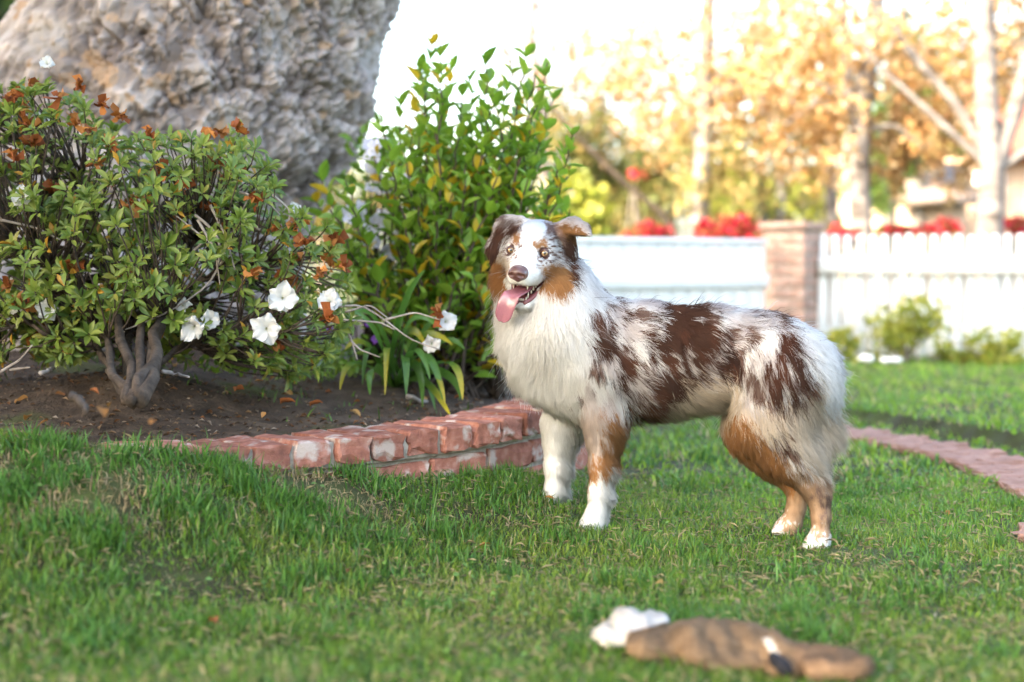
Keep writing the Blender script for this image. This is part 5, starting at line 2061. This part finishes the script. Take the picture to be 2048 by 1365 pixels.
q = np.stack([i + j, i + (j + 1) % k_, i + k_ + (j + 1) % k_, i + k_ + j], -1).reshape(-1, 4)
MAT_TRUNK = attr_mat('flaking_bark', rough=.9, spec=.2, bump=.6, bscale=70)
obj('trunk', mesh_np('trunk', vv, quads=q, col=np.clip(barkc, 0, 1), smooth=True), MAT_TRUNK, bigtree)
# unseen limbs and crown, placed towards the sun to shade the dog and bed
top = np.array([cxx[-1], 6.0, zz[-1]])
SHADE_CROWN = [((-6.3, -.2, 5.6), (5.6, 4.6, 2.3), 11000), ((-3.6, 3.0, 7.2), (3.4, 2.4, 1.5), 2000), ((-7.2, 1.8, 6.0), (3.6, 3.4, 2.4), 7000)]
m = MB()
for e in ((-6.5, -1.0, 5.6), (-8.5, 1.5, 5.8), (-4.2, .2, 5.9), (-3.2, 3.2, 7.2), (-1.2, 5.2, 7.4), (-5.6, 2.6, 6.4)):
    m.tube(curve_pts(top - np.array([0, 0, .4]), np.array(e), 12, sag=.12, wob=.03), np.linspace(.30, .06, 12), 9)
m.build('limb', MAT_TRUNK, bigtree, smooth=True)
mb_v, mb_q, mb_c, k0 = [], [], [], 0
for c_, r_, n in SHADE_CROWN:
    d = nrm(rng.normal(0, 1, (n, 3))) * (rng.random(n) ** .42)[:, None]
    p_ = np.array(c_) + d * np.array(r_)
    a_ = nrm(rng.normal(0, 1, (n, 3)))
    b_ = nrm(np.cross(a_, rng.normal(0, 1, (n, 3))))
    s_ = rng.uniform(.16, .30, (n, 1))
    quad = np.stack([p_ - a_ * s_, p_ + b_ * s_ * .55, p_ + a_ * s_, p_ - b_ * s_ * .55], 1)
    mb_v.append(quad.reshape(-1, 3))
    mb_c.append(np.repeat(np.array([.07, .13, .03]) * rng.uniform(.7, 1.3, (n, 1)), 4, 0))
    mb_q.append(np.arange(n * 4).reshape(-1, 4) + k0)
    k0 += n * 4
o = obj('crown', mesh_np('crown', np.concatenate(mb_v), quads=np.concatenate(mb_q), col=np.concatenate(mb_c)), MAT_FARLEAF, bigtree)
# ------------------------------------------------------------------ flat plush toy in the grass
def TZ(px, py, z=.03):
    return WZ(px, py, z) - np.array([0, 0, .006])


toy = empty('plush_toy', TZ(1450, 1310, .0), 'flat floppy brown and white plush animal toy lying in the grass', 'plush toy')
tz = nrm([0, 0, 1])
tpz = []


def tr(a, b, ra, rb, comb=(1, 0, 0), k=.009, kq=.66):
    tpz.append(Prim(TZ(*a), TZ(*b), ra, rb, comb=comb, length=.011, k=k, q=tz, kq=kq, lift=.35))


tr((1215, 1262, .040), (1265, 1240, .052), .024, .030, (-1, -.2, 0))
tr((1265, 1240, .052), (1310, 1232, .052), .030, .024, (-1, -.2, 0))
tr((1225, 1275, .03), (1300, 1268, .036), .022, .024, (-1, -.2, 0))
tr((1290, 1290, .034), (1380, 1268, .048), .032, .044)
tr((1380, 1268, .052), (1440, 1262, .050), .040, .034)
tr((1400, 1300, .034), (1490, 1272, .046), .036, .034)
tr((1440, 1262, .048), (1540, 1285, .044), .032, .028)
tr((1420, 1315, .020), (1540, 1310, .026), .030, .026)
tr((1490, 1272, .048), (1600, 1308, .034), .030, .024)
tr((1560, 1330, .02), (1640, 1322, .026), .026, .024)
tr((1600, 1308, .034), (1680, 1318, .036), .026, .032)
tr((1640, 1330, .030), (1708, 1332, .034), .030, .028)
tr((1670, 1310, .04), (1702, 1304, .042), .018, .010, (1, .3, .3), kq=.5)
allp = np.array([q for p in tpz for q in (p.a, p.b)])
lo, hi = allp.min(0) - .06, allp.max(0) + .06
tvv, tqq = implicit_mesh(tpz, *[np.arange(lo[k], hi[k], .0045) for k in range(3)])
# creases
tvv = tvv + np.array([0, 0, 1]) * ((fbm(tvv * np.array([34, 18, 10]), 201, 3) - .5) * .036 * np.clip(tvv[:, 2] / .03, 0, 1))[:, None]
tvv = laplace(tvv, tqq, 1, .4)
tn = np.zeros_like(tvv)
for a, b, c_ in ((0, 1, 2), (2, 3, 0)):
    fn = np.cross(tvv[tqq[:, b]] - tvv[tqq[:, a]], tvv[tqq[:, c_]] - tvv[tqq[:, a]])
    for k in (a, b, c_):
        np.add.at(tn, tqq[:, k], fn)
tn = nrm(tn)
TB = np.array([.30, .20, .122])


def toycol(p, nn, hd=None):
    px, py = project(p)
    n1 = fbm(p * 30, 211, 2)
    X = px + (n1 - .5) * 20
    c = TB * (.6 + .8 * n1)[:, None] * rng.uniform(.7, 1.3, (len(p), 1))
    c = np.where(((X < 1250) | ((X < 1345) & (py < 1266 - (X - 1250) * .22)))[:, None], np.array([.74, .70, .66]), c)
    c = np.where(((np.abs(px - 1540 - (py - 1290) * .5) < 9) & (py > 1276) & (py < 1312))[:, None], np.array([.72, .68, .62]), c)
    c = np.where((px > 1590)[:, None], c * np.array([1.05, 1.0, 1.0]), c)
    return c


obj('body', mesh_np('body', tvv, quads=tqq, col=toycol(tvv, tn), smooth=True), MAT_SKIN, toy)
fur_for(tvv, tqq, tn, tpz, 45000, lambda c, nn: np.where(nn[:, 2] > -.2, 1.0, .1), toycol, lambda p: np.zeros(len(p), bool), MAT_FUR, toy, curl=.08)
m = MB()
m.tube(np.array([TZ(1546, 1306, .040), TZ(1554, 1316, .040), TZ(1568, 1328, .036), TZ(1580, 1340, .028)]), [.008, .011, .012, .008], 10)
m.build('paw', noise_mat('black_felt', [(0.3, (.010, .010, .013)), (0.7, (.022, .022, .028))], scale=60, bump=.4, bscale=400), toy, smooth=True)
# a broad leaf in front of the toy
ml = MB()
v_, q_ = leaf_template(5, .2, .4, wmax=.5)
me = mesh_np('broad_leaf', v_ * np.array([.040, .050, .05]), quads=q_, col=np.tile((.10, .21, .03), (len(v_), 1)), smooth=True)
o = obj('broad_leaf', me, MAT_LEAF)
o.location = TZ(1222, 1285, .012) + np.array([0, -.05, 0])
o.rotation_euler = (math.radians(75), 0.2, .3)
tag(o, 'single broad green weed leaf against the white end of the toy', 'leaf')
# ------------------------------------------------------------------ fences and pillar
def ground(x, y):
    return float(H(np.array([x]), np.array([y]))[0])


FY = 10.0
pf = empty('picket_fence', (4.0, FY, .05), 'sunlit white picket fence right of the brick pillar', 'fence')
m = MB()
v, q, t = chamfer_box(np.array([.0385, .011, .41]), .004)
top = v[:, 2] > .35
v2 = v.copy()
v2[top, 0] *= .55
v2[top & (np.abs(v[:, 0]) < .02), 2] += .02
pk = mesh_np('picket', v2, t, q)
pk.materials.append(MAT_WHITEPAINT)
x = 2.07
while x < 7.5:
    put('picket', pk, (x, FY, .46 + rb.uniform(-.006, .006)), 0, pf, (0, rb.uniform(-.006, .006)))
    x += .082
for z_, hh, dd in ((.665, .105, .05), (.22, .09, .035)):
    m = MB()
    m.box((4.78, FY - .011 - dd / 2 - .002 if z_ > .5 else FY + .011 + dd / 2 + .002, z_), (5.5, dd, hh), bev=.008)
    m.build('rail', MAT_WHITEPAINT, pf)
for x in (2.0, 4.4, 6.8):
    m = MB()
    m.box((x, FY + .09, .42), (.09, .09, .86), bev=.008)
    m.build('post', MAT_WHITEPAINT, pf)
# board fence turned out of the sun
A0, A1 = np.array([1.66, 9.86]), np.array([-.6, 8.35])
bd = nrm(A1 - A0)
bn = np.array([bd[1], -bd[0]]) if bd[0] > 0 else np.array([-bd[1], bd[0]])
bf = empty('board_fence', (1.0, 9.4, .05), 'shaded white board fence behind the back of the dog', 'fence')
LF = np.linalg.norm(A1 - A0)
v, q, t = chamfer_box(np.array([.063, .010, .39]), .004)
bdm = mesh_np('board', v, t, q)
bdm.materials.append(MAT_WHITEPAINT)
yaw = math.atan2(bd[1], bd[0])
s_ = .07
while s_ < LF:
    c = A0 + bd * s_
    put('board', bdm, (c[0], c[1], .41 + rb.uniform(-.003, .003)), yaw, bf)
    s_ += .131
nrm2 = np.array([-math.sin(yaw), math.cos(yaw)])
if nrm2[1] > 0:
    nrm2 = -nrm2
for z_, hh, dd in ((.565, .09, .035), (.815, .035, .06)):
    m = MB()
    c = (A0 + A1) / 2 + (nrm2 * (.010 + dd / 2 + .002) if z_ < .8 else 0)
    m.box((c[0], c[1], z_ if z_ < .8 else .8205), (LF, dd, hh), np.array([[bd[0], bd[1], 0], [-bd[1], bd[0], 0], [0, 0, 1]]), bev=.005)
    m.build('rail', MAT_WHITEPAINT, bf)
# brick pillar
PC = np.array([1.86, 10.0])
pil = empty('brick_pillar', (PC[0], PC[1], 0), 'square red brick pillar between the two white fences', 'pillar')
yaw = math.radians(-33)
cx_, sx_ = math.cos(yaw), math.sin(yaw)
ax = np.array([[cx_, sx_, 0], [-sx_, cx_, 0], [0, 0, 1]])
m = MB()
m.box((PC[0], PC[1], .45), (.285, .285, .90), ax)
m.build('mortar', MAT_MORTAR, pil)
pbr = [wobble_brick((.198, .098, .062), 800 + k, .005) for k in range(4)]
for me in pbr:
    me.materials.append(MAT_PALEBRICK)
for c in range(12):
    z_ = .04 + c * .0735
    for s_ in range(4):
        a = yaw + s_ * math.pi / 2 + (0 if c % 2 else math.pi / 2) * 0
        e = np.array([math.cos(a), math.sin(a)])
        f = np.array([-e[1], e[0]])
        off = .052 if c % 2 else -.052
        p = PC + e * off + f * .101
        put('brick', pbr[rb.randrange(4)], (p[0], p[1], z_), a, pil)
cap = MB()
cap.box((PC[0], PC[1], .925), (.335, .335, .05), ax, bev=.006)
cap.build('cap', MAT_PALEBRICK, pil)

# ------------------------------------------------------------------ loose foliage
def leaf_cloud(p, size, cols, hang=.3, r=rng):
    n = len(p)
    a = nrm(r.normal(0, 1, (n, 3)) + np.array([0, 0, -hang]))
    b = nrm(np.cross(a, r.normal(0, 1, (n, 3))))
    s = np.asarray(size).reshape(-1, 1)
    c = np.cross(a, b)
    v = np.stack([p, p + a * s * .5 + b * s * .34 + c * s * .08, p + a * s, p + a * s * .5 - b * s * .34 + c * s * .08], 1).reshape(-1, 3)
    i = np.arange(n)[:, None] * 4
    t = np.concatenate([np.concatenate([i, i + 1, i + 2], 1), np.concatenate([i, i + 2, i + 3], 1)])
    return v, t, np.repeat(cols, 4, 0)


def crown(parent, blobs, name='crown', mat=MAT_FARLEAF):
    """blobs: (px, py, rx_px, ry_px, Y, half depth, count, leaf size, colours)"""
    mb = MB()
    for (a, b, rx, ry, Y_, hd_, n, sz, pal) in blobs:
        k = max(8, n // 18)
        cc = nrm(rng.normal(0, 1, (k, 3))) * (rng.random(k) ** .5)[:, None]
        u = cc[rng.integers(0, k, n)] + rng.normal(0, .11, (n, 3))
        s_ = FPX / Y_
        c0 = W(a, b, Y_)
        p = c0 + np.stack([u[:, 0] * rx / s_, u[:, 1] * hd_, u[:, 2] * ry / s_], -1)
        p[:, 2] = np.maximum(p[:, 2], .08)
        pal_ = np.array(pal)
        col = pal_[rng.integers(0, len(pal_), n)] * rng.uniform(.7, 1.25, (n, 1))
        v, t, c = leaf_cloud(p, sz * rng.uniform(.6, 1.3, n), col)
        mb.add(v, t, None, c)
    return mb.build(name, mat, parent)


def trunk_tube(mb, pts, Y_, r0, r1, rough=.25):
    P_ = np.array([W(a, b, Y_ + (c[0] if c else 0)) for a, b, *c in pts])
    tt_ = np.linspace(0, len(P_) - 1, 6 * len(P_))
    q_ = np.stack([np.interp(tt_, range(len(P_)), P_[:, k]) for k in range(3)], -1)
    for _ in range(3):
        q_[1:-1] = (q_[:-2] + 2 * q_[1:-1] + q_[2:]) / 4
    mb.tube(q_, np.linspace(r0, r1, len(q_)), 12, rough=rough, seed=int(P_[0, 0] * 10) & 63)


MAT_BIRCH = noise_mat('pale_bark', [(0.30, (.05, .04, .034)), (0.45, (.15, .13, .12)), (0.7, (.27, .245, .225))], scale=5, bump=.4, bscale=30, stretch=(1, 1, 2.5), bdist=.01)
MAT_GREYBARK = noise_mat('grey_bark', [(0.3, (.14, .115, .095)), (0.7, (.30, .26, .22))], scale=7, bump=.5, bscale=30)
GOLD = [(.46, .27, .11), (.52, .34, .17), (.40, .21, .08), (.56, .42, .26), (.36, .26, .10)]
GOLDGREEN = [(.40, .30, .11), (.30, .28, .10), (.46, .33, .14), (.22, .24, .08)]
OLIVE = [(.13, .15, .04), (.20, .18, .05), (.09, .12, .03), (.26, .19, .06)]
DRYLEAF = [(.24, .15, .08), (.30, .20, .11), (.18, .12, .07), (.36, .24, .12)]
GREEN = [(.07, .13, .03), (.11, .19, .04), (.17, .24, .05)]
DGREEN = [(.020, .045, .014), (.03, .06, .018), (.045, .08, .022)]
YGREEN = [(.34, .36, .05), (.24, .30, .05), (.42, .40, .08)]
RED = [(.42, .02, .035), (.52, .035, .06), (.34, .015, .03), (.20, .12, .03)]


def tree(name, label, base_px, Y_, tubes, blobs, bark, cat='tree', group=None):
    c = W(base_px, 690, Y_)
    e = empty(name, (c[0], Y_, ground(c[0], Y_)), label, cat, group)
    if tubes:
        (pts, r0, r1) = tubes[0]
        mb = MB()
        g = W(pts[0][0], pts[0][1], Y_)
        trunk_tube(mb, pts, Y_, r0, r1)
        mb.build('trunk', bark, e, smooth=True)
        for (pts, r0, r1) in tubes[1:]:
            mb = MB()
            trunk_tube(mb, pts, Y_, r0, r1)
            mb.build('limb', bark, e, smooth=True)
    if blobs:
        crown(e, blobs)
    return e


tree('autumn_tree', 'white barked tree with golden leaves standing behind the start of the picket fence', 1724, 12.2,
     [([(1728, 760), (1724, 480), (1716, 300), (1732, 150), (1752, 0), (1772, -260)], .095, .065), ([(1716, 260), (1698, 180), (1690, 90), (1686, -80)], .05, .03), ([(1712, 205), (1660, 180), (1610, 222), (1570, 250)], .028, .015),
      ([(1735, 140), (1770, 110), (1800, 60), (1830, -40)], .03, .02), ([(1722, 260), (1790, 250), (1850, 300)], .03, .012)],
     [(1660, 90, 200, 190, 12.4, 1.0, 2900, .068, GOLD), (1640, 300, 120, 120, 12.6, .7, 900, .07, GOLD), (1800, 200, 90, 160, 12.8, .7, 1100, .07, GOLD), (1790, 330, 60, 90, 12.8, .5, 520, .065, GOLD)], MAT_BIRCH)
tree('autumn_tree', 'forked white barked tree with long bare limbs above the picket fence', 1980, 11.6,
     [([(1974, 760), (1978, 480), (1985, 330), (1972, 200), (1966, 0), (1962, -300)], .110, .075), ([(1980, 320), (1905, 200), (1810, 95), (1730, -20), (1690, -90)], .040, .024), ([(1986, 340), (2028, 230), (2062, 110), (2100, -60)], .075, .05),
      ([(1978, 335), (1870, 235), (1775, 150), (1730, 100)], .030, .016), ([(1985, 345), (2048, 305), (2100, 280)], .04, .03)],
     [(1930, 100, 110, 190, 12.2, .8, 1500, .07, GOLD), (1840, 260, 80, 120, 12.4, .6, 700, .065, GOLD), (2040, 60, 90, 120, 12.4, .6, 500, .07, GOLD), (1920, 330, 50, 80, 12.6, .4, 300, .065, GOLD)], MAT_BIRCH)
tree('autumn_tree', 'slender pale trunked tree with golden leaves behind the board fence', 1396, 13.0,
     [([(1392, 740), (1397, 480), (1402, 380), (1412, 200), (1416, 0), (1420, -260)], .095, .05), ([(1404, 300), (1360, 200), (1310, 80), (1290, -60)], .028, .014), ([(1408, 240), (1470, 150), (1520, 40)], .025, .012)],
     [(1470, 170, 210, 190, 13.2, 1.0, 3200, .068, GOLD), (1430, 340, 110, 120, 13.2, .8, 1000, .07, GOLDGREEN), (1260, 160, 110, 110, 13.4, .9, 380, .06, GOLD), (1560, 330, 110, 110, 13.6, .8, 800, .07, GOLDGREEN), (1250, 60, 170, 110, 13.8, .9, 700, .05, GOLD), (1340, 260, 90, 90, 13.8, .7, 500, .06, GOLD)], MAT_BIRCH)
tree('leaning_tree', 'bare grey trunk leaning away behind the ear of the dog', 1372, 12.0,
     [([(1385, 620), (1340, 440), (1250, 368), (1165, 285), (1080, 190), (1000, 80)], .028, .012)], [], MAT_BARK)
tree('bare_tree', 'pair of thin bare trunks rising into the bright sky', 1090, 15.0,
     [([(1092, 700), (1090, 400), (1082, 200), (1060, 60), (1090, -200)], .06, .03), ([(1085, 230), (1010, 120), (985, 0), (970, -150)], .03, .015), ([(1082, 180), (1120, 60), (1140, -60)], .022, .012)],
     [(1110, 110, 170, 160, 15.2, .9, 1500, .055, DRYLEAF), (1240, 140, 130, 170, 15.6, .9, 1900, .06, DRYLEAF), (1060, 250, 90, 90, 16, .8, 600, .06, GOLDGREEN)], MAT_BIRCH)
for (a, t_, Y_, r_, lab) in ((1524, 330, 14.0, .06, 'thin white trunk directly behind the brick pillar'), (1662, 255, 14.5, .065, 'thin white trunk between pillar and picket fence tree'), (1560, 260, 18, .09, 'pale trunk standing far behind the brick pillar')):
    tree('slim_tree', lab, a, Y_, [([(a + 1, 700), (a, t_ + 120), (a - 4, t_), (a + 4, t_ - 200), (a + 10, t_ - 500)], r_, r_ * .6)], [(a, t_ - 150, 70, 90, Y_ + .2, .5, 420, .07, GOLD)], MAT_BIRCH)
# green and olive trees further back
for (a, b, rx, ry, Y_, n, sz, pal, nm_, lab) in (
        (1170, 330, 110, 150, 17, 2600, .10, OLIVE, 'olive_tree', 'olive brown leafy tree left of the pale autumn trunks'),
        (1300, 360, 80, 110, 19, 1900, .10, OLIVE, 'olive_tree', 'brownish leafy tree between the leaning trunk and the slender pale tree'),
        (1145, 420, 75, 80, 14, 1500, .08, YGREEN, 'round_bush', 'round yellow green bush just behind the ear of the dog'),
        (1480, 400, 90, 75, 18, 1500, .09, YGREEN, 'round_bush', 'lime green bush behind the brick pillar'),
        (1620, 400, 70, 60, 19, 900, .09, YGREEN, 'round_bush', 'lime green bush behind the thin white trunks'),
        (1830, 180, 110, 170, 22, 2600, .12, GREEN, 'tall_green_tree', 'tall dark green tree behind the forked pale tree'),
        (1780, 330, 60, 90, 20, 1100, .11, GREEN, 'green_tree', 'green leafy tree beside the roof of the house'),
        (1960, 250, 120, 200, 26, 2600, .13, OLIVE, 'olive_tree', 'olive tree towering behind the house'),
        (1420, 290, 110, 110, 22, 1000, .12, GOLDGREEN, 'autumn_tree', 'far golden green tree in the gap behind the slender trunk'),
        (1640, 230, 120, 150, 23, 1300, .12, GOLDGREEN, 'autumn_tree', 'far golden green tree above the lime bushes'),
        (10, 100, 170, 330, 13, 4200, .12, DGREEN, 'evergreen_tree', 'dark evergreen showing past the shaded side of the huge trunk'),
        (930, 470, 130, 140, 12, 2400, .09, GREEN, 'leafy_hedge', 'leafy green hedge behind the glossy shrub')):
    c = W(a, 690, Y_)
    gz_ = ground(c[0], Y_)
    zc = W(a, b, Y_)[2]
    tb = [([(a, 690 + 0), (a + 3, (690 + b) / 2), (a - 4, b), (a + 6, b - ry * .6)], .12, .04)]
    tree(nm_, lab, a, Y_, tb, [(a, b, rx, ry, Y_, rx / (FPX / Y_) * .8, n, sz, pal)], MAT_GREYBARK, 'bush' if 'bush' in nm_ else ('hedge' if 'hedge' in nm_ else 'tree'))
# bougainvillea along the far side of the fences
for (a, b, rx, ry, Y_, lab) in ((1300, 470, 48, 26, 11.2, 'red flowering bush over the board fence near the ear of the dog'), (1455, 470, 70, 36, 11.2, 'red flowering bush next to the brick pillar'), (1690, 468, 30, 20, 11.6, 'small red flowering bush behind the picket fence at its start'),
                                (1790, 462, 45, 22, 12.6, 'red flowering bush between the two pale trunks'), (1880, 462, 42, 20, 12.4, 'red flowering bush under the house wall'), (2035, 462, 40, 24, 11.9, 'red flowering bush at the far end of the picket fence'),
                                (1275, 350, 14, 16, 13.5, 'small red flowering bush up against the olive tree')):
    c = W(a, 690, Y_)
    e = empty('flowering_bush', (c[0], Y_, ground(c[0], Y_)), lab, 'bush')
    mb = MB()
    for _ in range(5):
        mb.tube(curve_pts(np.array(e.location) + np.array([rng.normal(0, .05), 0, -.02]), W(a + rng.normal(0, rx * .5), b, Y_), 7, sag=.05), np.linspace(.015, .006, 7), 6)
    mb.build('stem', MAT_GREYBARK, e, smooth=True)
    crown(e, [(a, b, rx, ry, Y_, .25, int(rx * ry * .45) + 60, .055, RED), (a, b + ry, rx, ry * 1.6, Y_, .25, int(rx * ry * .3), .05, OLIVE)], 'blossom')['kind'] = 'stuff'
# bushes in front of the picket fence
for (a, b, rx, ry, Y_, pal, lab) in ((1668, 692, 50, 38, 9.6, YGREEN, 'low yellow green bush between dog and picket fence'), (1810, 655, 85, 62, 9.5, YGREEN, 'largest yellow green bush in front of the picket fence'), (1992, 705, 70, 55, 9.4, YGREEN, 'yellow green bush at the edge of the lawn under the picket fence'),
                                     (1900, 720, 60, 22, 9.6, YGREEN, 'very low leafy bush between the two larger ones by the picket fence'), (1735, 735, 40, 16, 9.5, YGREEN, 'very low leafy bush beside the white stones')):
    c = W(a, 735, Y_)
    e = empty('garden_bush', (c[0], Y_, ground(c[0], Y_)), lab, 'bush')
    mb = MB()
    for _ in range(7):
        mb.tube(curve_pts(np.array(e.location) + np.array([rng.normal(0, .04), rng.normal(0, .04), -.02]), W(a + rng.normal(0, rx * .5), b - ry * .4, Y_), 7, sag=.05), np.linspace(.009, .004, 7), 6)
    mb.build('stem', MAT_GREYBARK, e, smooth=True)
    crown(e, [(a, b, rx, ry, Y_, .22, int(rx * ry * .17), .048, pal)])
for k, (a, b) in enumerate(((1733, 732), (1772, 735), (1792, 735))):
    c = WZ(a, b, .06)
    v_, t_, q_ = ball((0, 0, 0), .038 if k == 0 else .028, 14, 9, scale=(1.25, .9, .7))
    v_ = v_ * (1 + (vnoise(v_ * 60, 5 + k) - .5)[:, None] * .5)
    o = obj('stone', mesh_np('stone', v_ + np.array([c[0], c[1], ground(c[0], c[1]) + .05]), t_, q_, smooth=True), MAT_WHITEPAINT)
    tag(o, ['larger of the white stones at the edge of the far lawn', 'middle white stone at the edge of the far lawn', 'small white stone nearest the yellow green bush'][k], 'stone')

# unseen evergreen hedge, added at the left to block low sky glow
hg = empty('added_hedge', (-6.6, 5.0, 0), 'unseen dark evergreen hedge added at the left to block low sky glow', 'hedge')
n = 6000
p = np.stack([-6.6 + rng.normal(0, .45, n), rng.uniform(-1.5, 13, n), 2.3 * rng.random(n)], -1)
v, t, c = leaf_cloud(p, rng.uniform(.18, .36, n), np.array(DGREEN)[rng.integers(0, 3, n)] * rng.uniform(.8, 1.3, (n, 1)))
obj('foliage', mesh_np('foliage', v, t, None, c), MAT_FARLEAF, hg)['kind'] = 'stuff'
for k in range(9):
    m = MB()
    y_ = -1.0 + k * 1.6
    m.tube(curve_pts(np.array([-6.6, y_, -.1]), np.array([-6.55, y_ + .1, 2.0]), 8), np.linspace(.06, .02, 8), 7)
    m.build('stem', MAT_GREYBARK, hg, smooth=True)

# ------------------------------------------------------------------ house
HY = 24.0
hx0, hx1 = W(1795, 0, HY)[0], W(2400, 0, HY)[0]
hs = empty('house', ((hx0 + hx1) / 2, HY + 3, 0), 'peach walled house with tiled roofs behind the trees', 'house')
M_WALL = noise_mat('peach_stucco', [(0.3, (.52, .36, .25)), (0.7, (.60, .43, .31))], scale=3, bump=.2, bscale=60)
M_ROOF = noise_mat('roof_shingle', [(0.3, (.17, .13, .11)), (0.7, (.28, .22, .19))], scale=4, bump=.4, bscale=30)
M_RROOF = noise_mat('red_tile', [(0.3, (.20, .06, .04)), (0.7, (.33, .11, .075))], scale=5, bump=.4, bscale=20)
M_GLASS = glossy('window_glass', (.04, .045, .05), rough=.08, coat=.3)
ez = W(0, 318, HY)[2]
m = MB()
m.box(((hx0 + hx1) / 2, HY + 3, ez / 2 - .05), (hx1 - hx0, 6, ez + .1))
m.build('wall', M_WALL, hs)


def gable(x0, x1, y0, y1, z0, z1, ov=.35, th=.12):
    xm, ym = (x0 + x1) / 2, (y0 + y1) / 2
    mb = MB()
    v = np.array([[x0 - ov, y0 - ov, z0 - .1], [x1 + ov, y0 - ov, z0 - .1], [x1 + ov, ym, z1], [x0 - ov, ym, z1], [x1 + ov, y1 + ov, z0 - .1], [x0 - ov, y1 + ov, z0 - .1]])
    w = v + np.array([0, 0, th])
    v = np.concatenate([v, w])
    q = [[3, 2, 1, 0], [5, 4, 2, 3], [6, 7, 8, 9], [9, 8, 10, 11], [0, 1, 7, 6], [4, 5, 11, 10], [1, 2, 8, 7], [2, 4, 10, 8], [3, 0, 6, 9], [5, 3, 9, 11]]
    mb.add(v, None, np.array(q))
    return mb


gable(hx0 + 1.6, hx1, HY, HY + 6, ez + .06, ez + 1.5).build('roof', M_RROOF, hs)
lx0, lx1 = W(1738, 0, HY)[0], W(1862, 0, HY)[0]
lz = W(0, 412, HY)[2]
m = MB()
m.box(((lx0 + .25 + lx1) / 2, HY - 1.0, lz / 2), (lx1 - lx0 - .25, 1.9, lz))
m.build('porch_wall', M_WALL, hs)
gable(lx0, lx1, HY - 2.1, HY - .1, lz + .02, W(0, 350, HY)[2], .15).build('porch_roof', M_ROOF, hs)
for (a0, a1, b0, b1) in ((1880, 1915, 355, 420), (1955, 2000, 350, 425), (2060, 2110, 350, 425)):
    p0, p1 = W(a0, b1, HY), W(a1, b0, HY)
    m = MB()
    c = (p0 + p1) / 2
    m.box((c[0], HY - .03, c[2]), (p1[0] - p0[0] + .12, .08, p1[2] - p0[2] + .12))
    wnd = m.build('window', MAT_WHITEPAINT, hs)
    m = MB()
    m.box((c[0], HY - .075, c[2]), (p1[0] - p0[0], .02, p1[2] - p0[2]))
    g_ = m.build('pane', M_GLASS, None)
    local(g_, hs)
    g_.parent = wnd
    g_.matrix_parent_inverse = wnd.matrix_world.inverted() if False else Matrix.Identity(4)
# far tree belt that closes the garden
for k in range(14):
    a = -700 + k * 270 + rng.uniform(-60, 60)
    Y_ = rng.uniform(30, 38)
    b = rng.uniform(395, 430)
    tree('far_tree', 'blurred olive green tree in the belt far behind the gardens', a, Y_, [([(a, 620), (a + 2, 560), (a, b), (a + 4, b - 30)], .2, .06)],
         [(a, b, rng.uniform(120, 170), rng.uniform(70, 120), Y_, 1.5, 900, .30, OLIVE if k % 3 else GOLDGREEN)], MAT_GREYBARK, 'tree', 'far belt of trees')
